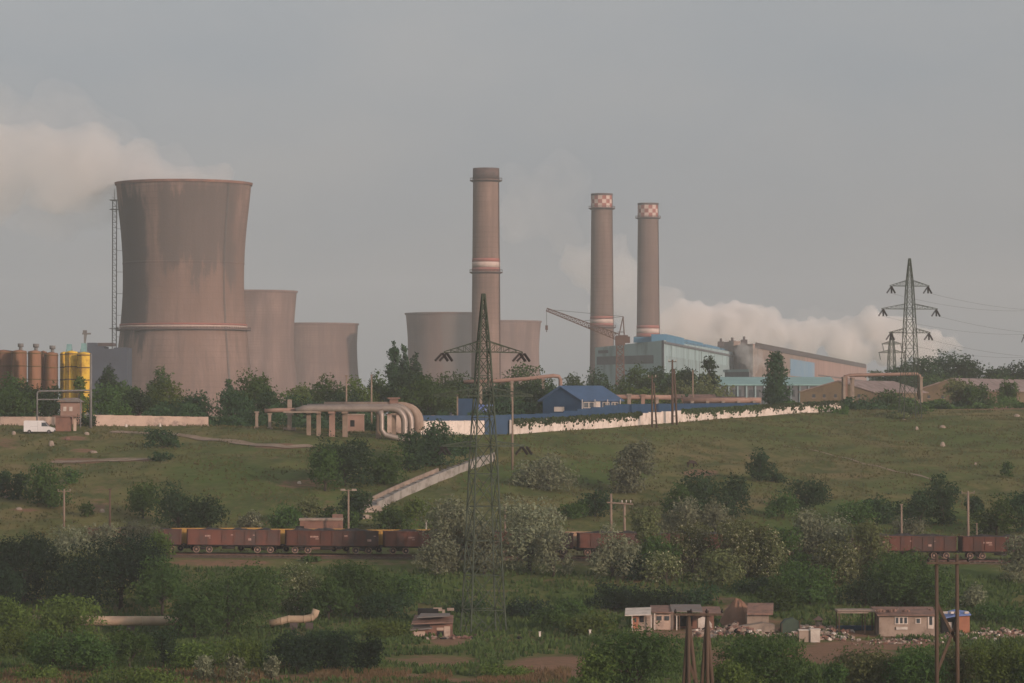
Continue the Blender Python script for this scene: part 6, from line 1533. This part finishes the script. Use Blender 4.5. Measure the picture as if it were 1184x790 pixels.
 ('silver', 930, 590, 58, 489, 'pale bush above the wagons left of the wide pale ones', G3), ('silver', 968, 596, 74, 488, 'wide pale bush hiding the wagons right of centre', G3), ('olive', 1002, 604, 50, 484, 'olive bush at the right flank of the wide pale one', G3), ('flower', 975, 622, 70, 481, 'low flowering bush in front of the wide pale one', G3), ('broad', 905, 612, 52, 484, 'dull green bush filling the gap before the wide pale ones', G3), ('silver', 1178, 618, 46, 484, 'silvery bush at the right end of the train', G3),
 ('silver', 82, 608, 62, 482, 'pale bush below the insulator pole at left', G3), ('silver', 163, 601, 66, 486, 'pale bush hiding the left end of the train', G3), ('silver', 118, 604, 52, 483, 'pale bush between the two other pale ones at left', G3), ('bright', 184, 614, 40, 482, 'yellow-green bush in front of the left end of the train', G3), ('olive', 92, 636, 50, 470, 'olive bush between the two big dark trees at left', G3), ('broad', 358, 641, 24, 493, 'small bush in front of the wagon below the brick hut', G3), ('broad', 1048, 634, 66, 478, 'green tree in front of the dark brown wagon', G3),
 # valley floor, left
 ('dark', 28, 609, 88, 462, 'big dark tree at the left edge below the bank', G4), ('dark', 140, 616, 106, 458, 'biggest dark tree left of the train', G4), ('dark', 85, 650, 60, 455, 'dark tree filling the gap between the two big ones', G4), ('broad', 188, 640, 60, 452, 'mid-green tree at the right shoulder of the biggest dark tree', G4), ('dark', 0, 650, 60, 450, 'dark tree cut by the left edge', G4),
 ('bright', 72, 686, 92, 424, 'domed fresh green tree in front of the long cream pipeline', G4), ('bright', 14, 690, 56, 420, 'fresh green tree at the left edge beside the domed one', G4), ('bright', 18, 718, 70, 400, 'pale green tree in the lower left corner', G4), ('broad', 62, 728, 64, 366, 'bush below the domed fresh green tree', G4), ('broad', 108, 724, 60, 366, 'bush below the left end of the visible cream pipeline', G4), ('broad', 150, 726, 54, 372, 'bush under the middle of the long cream pipeline', G4),
 ('deep', 190, 728, 46, 379, 'dark bush under the right end of the long cream pipeline', G4), ('bright', 165, 763, 100, 350, 'low rounded bush at the bottom edge in the left foreground', G4), ('bright', 40, 764, 60, 358, 'bright low bush at the bottom left edge', G4),
 ('broad', 264, 653, 120, 432, 'largest round tree between the two cream pipelines', G4), ('broad', 225, 678, 70, 430, 'tree on the left flank of the largest round one', G4), ('flower', 344, 654, 66, 458, 'blossoming tree above the short cream pipeline', G4), ('broad', 412, 650, 80, 456, 'broad green tree right of the short cream pipeline', G4), ('broad', 380, 668, 60, 450, 'green tree just right of the upturned pipe elbow', G4), ('broad', 466, 664, 64, 462, 'green tree left of the foot of the big pylon', G4),
 ('deep', 448, 684, 60, 452, 'dark low tree behind the rust-roofed shack', G4), ('bright', 228, 737, 60, 372, 'yellow-green bush under the largest round tree', G4), ('bright', 286, 735, 62, 370, 'yellow-green bush right of the white-flowering one', G4), ('dark', 344, 733, 66, 368, 'left of the three dark hedge bushes in the lower middle', G4), ('dark', 388, 731, 62, 369, 'middle one of the three dark hedge bushes', G4), ('dark', 424, 735, 40, 370, 'right of the three dark hedge bushes', G4),
 ('deep', 358, 724, 60, 418, 'dark bush below the short cream pipeline', G4), ('silverflower', 236, 756, 26, 360, 'small white-flowering bush under the left yellow-green one', G4), ('silverflower', 273, 759, 30, 358, 'small white-flowering bush under the right yellow-green one', G4), ('silverflower', 314, 758, 18, 360, 'small pale bush left of the dark hedge', G4), ('bright', 440, 714, 64, 424, 'low green bush left of the rust-roofed shack', G4), ('bright', 492, 752, 50, 402, 'low weedy bush below the rust-roofed shack', G4),
 # valley floor, middle
 ('dark', 604, 690, 56, 448, 'dark tree just right of the pylon feet', G4), ('broad', 640, 702, 56, 436, 'tree between the pylon and the light-green one', G4), ('bright', 683, 704, 60, 428, 'light-green tree left of the white-roofed shack', G4), ('dark', 710, 670, 62, 460, 'dark rounded tree above the light-green one', G4), ('dark', 756, 677, 66, 458, 'dark rounded tree behind the white-roofed shack', G4), ('deep', 808, 674, 52, 461, 'dark tree behind the derelict house', G4), ('broad', 660, 690, 50, 452, 'green tree left of the dark rounded ones', G4), ('deep', 545, 690, 46, 455, 'dark bush behind the pylon feet', G4),
 ('bright', 586, 764, 66, 372, 'low bush on the bare earth below the pylon', G4), ('broad', 560, 750, 40, 400, 'bush just under the pylon feet', G4), ('bright', 640, 758, 40, 398, 'low weedy bush at the edge of the bare plot', G4),
 ('broad', 736, 729, 116, 330, 'round bushy tree in the foreground below the white-roofed shack', G4), ('bright', 690, 756, 50, 328, 'small tree on the left flank of the round foreground one', G4), ('broad', 884, 736, 104, 332, 'round bushy tree in the foreground below the outhouse', G4), ('bright', 850, 766, 60, 326, 'light bush at the bottom edge between the foreground trees', G4), ('broad', 930, 772, 40, 328, 'small bush at the right of the foreground tree below the cistern', G4),
 # valley floor, right
 ('broad', 936, 648, 80, 464, 'big round tree behind the tarpaulin tent', G4), ('broad', 900, 672, 46, 458, 'tree left of the big round one behind the tent', G4), ('deep', 870, 664, 46, 470, 'dark bush above the earth heap', G4), ('broad', 1046, 640, 92, 464, 'big tree behind the plastered house', G4), ('deep', 1000, 664, 56, 462, 'dark tree behind the carport', G4), ('broad', 1082, 664, 52, 460, 'tree behind the orange hut and the dark twin pole', G4), ('silver', 1124, 676, 30, 462, 'pale wispy bush right of the dark twin pole', G4), ('broad', 1160, 694, 60, 452, 'low bush on the bank at the right edge', G4),
 ('olive', 1006, 746, 90, 338, 'feathery olive bush in the foreground below the plastered house', G4), ('broad', 1058, 748, 74, 336, 'green bush at the foot of the dark twin pole', G4), ('bright', 1150, 743, 92, 332, 'bright bush in the lower right corner', G4), ('olive', 1108, 742, 62, 340, 'olive bush right of the dark twin pole', G4), ('broad', 1184, 752, 50, 330, 'green bush cut by the lower right corner', G4), ('broad', 962, 768, 40, 336, 'low bush left of the feathery olive one', G4),
 ('broad', 700, 722, 40, 415, 'bush in the weeds left of the white marker posts', G4) if False else None,
]
for row in T:
    if row is None: continue
    kind, u, yt, w, dist, lab, g = row
    plant(kind, u, yt, w, dist, lab, group=g)
plant('deep', 455.5, 392, 15, 860, 'tallest poplar, left of the three beside the cooling tower', 'poplar', group='poplars')
plant('deep', 467, 398, 12, 865, 'slimmer poplar between the two others', 'poplar', group='poplars')
plant('deep', 480, 407, 17, 860, 'lowest and widest of the three poplars', 'poplar', group='poplars')
plant('deep', 898, 406.5, 26, 835, 'big dark lone poplar in front of the teal shed', 'poplar', group='poplars')

# ivy over the white wall
def ivy(label, u0, u1, n, seed, f, drop):
    rg = np.random.default_rng(seed); us = rg.uniform(u0, u1, n); P = []
    for u in us:
        d = wl(u) - .14; zt = zpx(wy(u), d); dens = f(u)
        if rg.random() > dens: continue
        dr = abs(rg.normal(0, .5)) * drop * (.3 + .7 * abs(math.sin(u * .31) * math.sin(u * .13 + 1)) + .5 * (dens > .8))
        P.append(((u - 592) * mpp(d) + 0, d - rg.uniform(.02, .35), max(gz((u - 592) * mpp(d), d) + .05, zt + .25 * rg.random() - dr)))
    P = np.array(P); n = len(P); nr = rg.normal(0, .5, (n, 3)) + np.array([0, -1, .3]); nr /= np.linalg.norm(nr, axis=1)[:, None]
    t = rg.normal(size=(n, 3)); a = np.cross(nr, t); a /= np.linalg.norm(a, axis=1)[:, None]; b = np.cross(nr, a); s = rg.uniform(.1, .26, n)[:, None]
    V = np.stack([P - a * s - b * s, P + a * s - b * s, P + a * s + b * s, P - a * s + b * s], 1).reshape(-1, 3)
    me = mesh_np('ivy', V, np.arange(n * 4).reshape(-1, 4), [L['ivy']]); o = bpy.data.objects.new('ivy', me); COL.objects.link(o)
    return tag(o, label, 'ivy')
ivy('thin fringe of ivy along the top of the white wall below the blue house', 592, 742, 1500, 1, lambda u: .85, 1.1)
ivy('ragged ivy hanging over the middle of the white wall', 788, 880, 1500, 2, lambda u: .8, 2.0)
ivy('dense ragged ivy over the far end of the white wall', 880, 974, 1150, 3, lambda u: .8, 2.0)

# ================================================================== steam
def steam_mat(name, dens, nscale, lo, hi, col=(0.982, 0.948, 0.925), fade=None):
    m, nt, out = nt_new(name)
    pv = N(nt, 'ShaderNodeVolumePrincipled'); pv.inputs['Color'].default_value = rgb(col); pv.inputs['Anisotropy'].default_value = 0.0
    co = N(nt, 'ShaderNodeTexCoord').outputs['Object']
    f0 = math_(nt, 'ADD', math_(nt, 'MULTIPLY', noise(nt, co, nscale, 6, .62), .72), math_(nt, 'MULTIPLY', noise(nt, co, nscale * 3.3, 4, .6), .28))
    f = ramp(nt, f0, lo, hi)
    if fade:
        sx = N(nt, 'ShaderNodeSeparateXYZ'); nt.links.new(co, sx.inputs[0])
        mr = N(nt, 'ShaderNodeMapRange'); nt.links.new(sx.outputs[0], mr.inputs[0])
        for i_, v_ in enumerate((fade[0], fade[1], fade[2], 1.0)): mr.inputs[i_ + 1].default_value = v_
        f = math_(nt, 'MULTIPLY', f, mr.outputs[0])
    nt.links.new(math_(nt, 'MULTIPLY', f, dens), pv.inputs['Density'])
    nt.links.new(pv.outputs[0], out.inputs['Volume'])
    return m
def steam(label, spheres, d, mat, vox, disp, tsize, depth=1.0, seed=0):
    """puffs (photo u, y, radius px) fused into one billowing body"""
    import bmesh
    r = random.Random(seed); bm = bmesh.new()
    o0 = at(spheres[0][0], spheres[0][1], d)
    for (u, y, rp) in spheres:
        c = at(u, y, d) - o0; R = rp * mpp(d)
        for q in range(7):
            v = Vector((r.uniform(-1, 1), r.uniform(-1, 1) * depth, r.uniform(-1, 1))); 
            if v.length > 1: v.normalize()
            bmesh.ops.create_icosphere(bm, subdivisions=2, radius=R * (r.uniform(.38, .62) if q else .8), matrix=Matrix.Translation(c + v * R * (.72 if q else 0)))
    me = bpy.data.meshes.new('steam_plume'); bm.to_mesh(me); bm.free(); me.materials.append(mat)
    o = bpy.data.objects.new('steam_plume', me); COL.objects.link(o); o.location = o0
    md = o.modifiers.new('fuse', 'REMESH'); md.mode = 'VOXEL'; md.voxel_size = vox
    tx = bpy.data.textures.new('billow', 'CLOUDS'); tx.noise_scale = tsize; tx.noise_depth = 3
    md = o.modifiers.new('billow', 'DISPLACE'); md.texture = tx; md.strength = disp; md.mid_level = .5
    return tag(o, label, 'steam', None, 'stuff')
if STEAM:
    SM1 = steam_mat('steam_dense', .12, .03, .22, .62)
    SM2 = steam_mat('steam_thin', .04, .018, .3, .72); SM4 = steam_mat('steam_faint', .012, .014, .38, .75)
    SM3 = steam_mat('steam_mouth', .095, .034, .24, .76, fade=(-150, -25, .14))
    bank = [(780, 375, 26), (800, 385, 28), (815, 368, 18), (840, 372, 24), (860, 378, 28), (838, 358, 10), (880, 382, 24), (905, 388, 20), (930, 384, 18), (945, 380, 17), (965, 384, 20), (985, 380, 18), (1002, 366, 14), (1012, 380, 22), (1030, 378, 18), (1045, 385, 18), (1062, 388, 14), (1080, 392, 12), (1095, 400, 11), (1108, 405, 8),
            (830, 400, 26), (880, 405, 24), (930, 405, 22), (980, 405, 24), (1030, 405, 22), (1070, 408, 18), (790, 400, 20), (750, 395, 18)]
    steam('bright bank of steam billowing low behind the turbine hall and the pylon', bank, 3300, SM1, 3.5, 13, 17, 1.0, 1)
    steam('thin veil of steam along the top of the bright steam bank', [(u, y - 3, r * 1.25 + 2) for u, y, r in bank[:20:2]], 3320, SM4, 6, 20, 24, 1.0, 9)
    col = [(715, 300, 24), (722, 325, 26), (690, 302, 22), (668, 298, 20), (725, 350, 26), (748, 352, 26), (770, 364, 24), (700, 345, 22), (715, 283, 14), (735, 380, 26), (780, 345, 18), (680, 320, 18)]
    steam('thin column of steam rising behind the two checkered chimneys', col, 3250, SM2, 5, 16, 24, 1.0, 2)
    faint = [(612, 232, 36), (640, 210, 34), (600, 262, 28), (662, 200, 26), (636, 250, 30), (655, 275, 24), (590, 205, 22)]
    steam('faint pinkish wisp of steam drifting right of the banded chimney', faint, 3000, SM4, 6, 18, 26, 1.0, 6)
    mouth = [(268, 211, 13), (254, 209, 17), (238, 206, 21), (218, 205, 23), (200, 206, 22), (180, 203, 26), (160, 212, 16), (150, 196, 32), (140, 226, 14), (118, 189, 38), (82, 189, 50), (42, 187, 58), (0, 187, 64), (-45, 186, 68), (-95, 184, 70), (100, 225, 22), (60, 228, 26), (130, 215, 16), (105, 222, 18)]
    steam('wide soft plume of steam drifting left from the mouth of the tallest cooling tower', mouth, 1605, SM3, 3.0, 16, 18, .8, 3)
    steam('thin veil of steam around the plume of the tallest cooling tower', [(u - 6, y - 1, r * 1.4 + 2) for u, y, r in mouth[3:]], 1607, steam_mat('steam_veil', .03, .022, .33, .85, fade=(-170, -15, .22)), 4.0, 22, 24, .8, 8)
    steam('small puff of steam rising in front of the turbine hall', [(873, 434, 5), (872, 427, 6), (870, 420, 8), (877, 415, 9), (866, 411, 9), (884, 421, 7), (858, 414, 7), (862, 404, 8), (874, 404, 7), (852, 408, 5)], 1330, steam_mat('steam_puff', .3, .16, .36, .85), .8, 4, 4, 1.0, 4)

# ---- undergrowth that closes the gaps below the tree row on the crest
def thicket(name, label, segs, n, hmax, seed, mat):
    rg = np.random.default_rng(seed); P = []
    for (u0, u1, d0, d1, hm) in segs:
        k = int(n * (u1 - u0) / sum(s[1] - s[0] for s in segs)); U = rg.uniform(u0, u1, k); D = rg.uniform(d0, d1, k); X = (U - 592) / F * D
        prof = hm * (.55 + .3 * np.sin(X * .31 + D * .05) + .25 * np.sin(X * .83 + 1)) ; P.append(np.stack([X, D, H(X, D) + np.maximum(.3, prof) * rg.uniform(0, 1, k) ** .6], 1))
    P = np.concatenate(P); k = len(P); nr = rg.normal(0, .6, (k, 3)) + np.array([0, -.4, .5]); nr /= np.linalg.norm(nr, axis=1)[:, None]
    t = rg.normal(size=(k, 3)); a = np.cross(nr, t); a /= np.linalg.norm(a, axis=1)[:, None]; b = np.cross(nr, a); s = rg.uniform(.14, .36, k)[:, None]
    V = np.stack([P - a * s - b * s * .7, P + a * s - b * s, P + a * s + b * s * .7, P - a * s + b * s], 1).reshape(-1, 3)
    o = bpy.data.objects.new(name, mesh_np(name, V, np.arange(k * 4).reshape(-1, 4), [mat])); COL.objects.link(o); return tag(o, label, 'undergrowth', None, 'stuff')
thicket('undergrowth', 'dark undergrowth closing the gaps below the tree row on the crest', [(-40, 36, 660, 690, 4), (108, 330, 664, 700, 4.2), (330, 350, 665, 700, 3.5), (345, 500, 676, 720, 3.8), (500, 625, 700, 740, 4), (640, 830, 790, 850, 5), (830, 985, 796, 815, 2.6)], 15000, 4, 5, L['deep'])
thicket('undergrowth', 'low green undergrowth along the foot of the right sheds', [(975, 1240, 822, 846, 2.6), (880, 980, 777, 800, 2.4)], 5000, 3, 6, L['broad'])
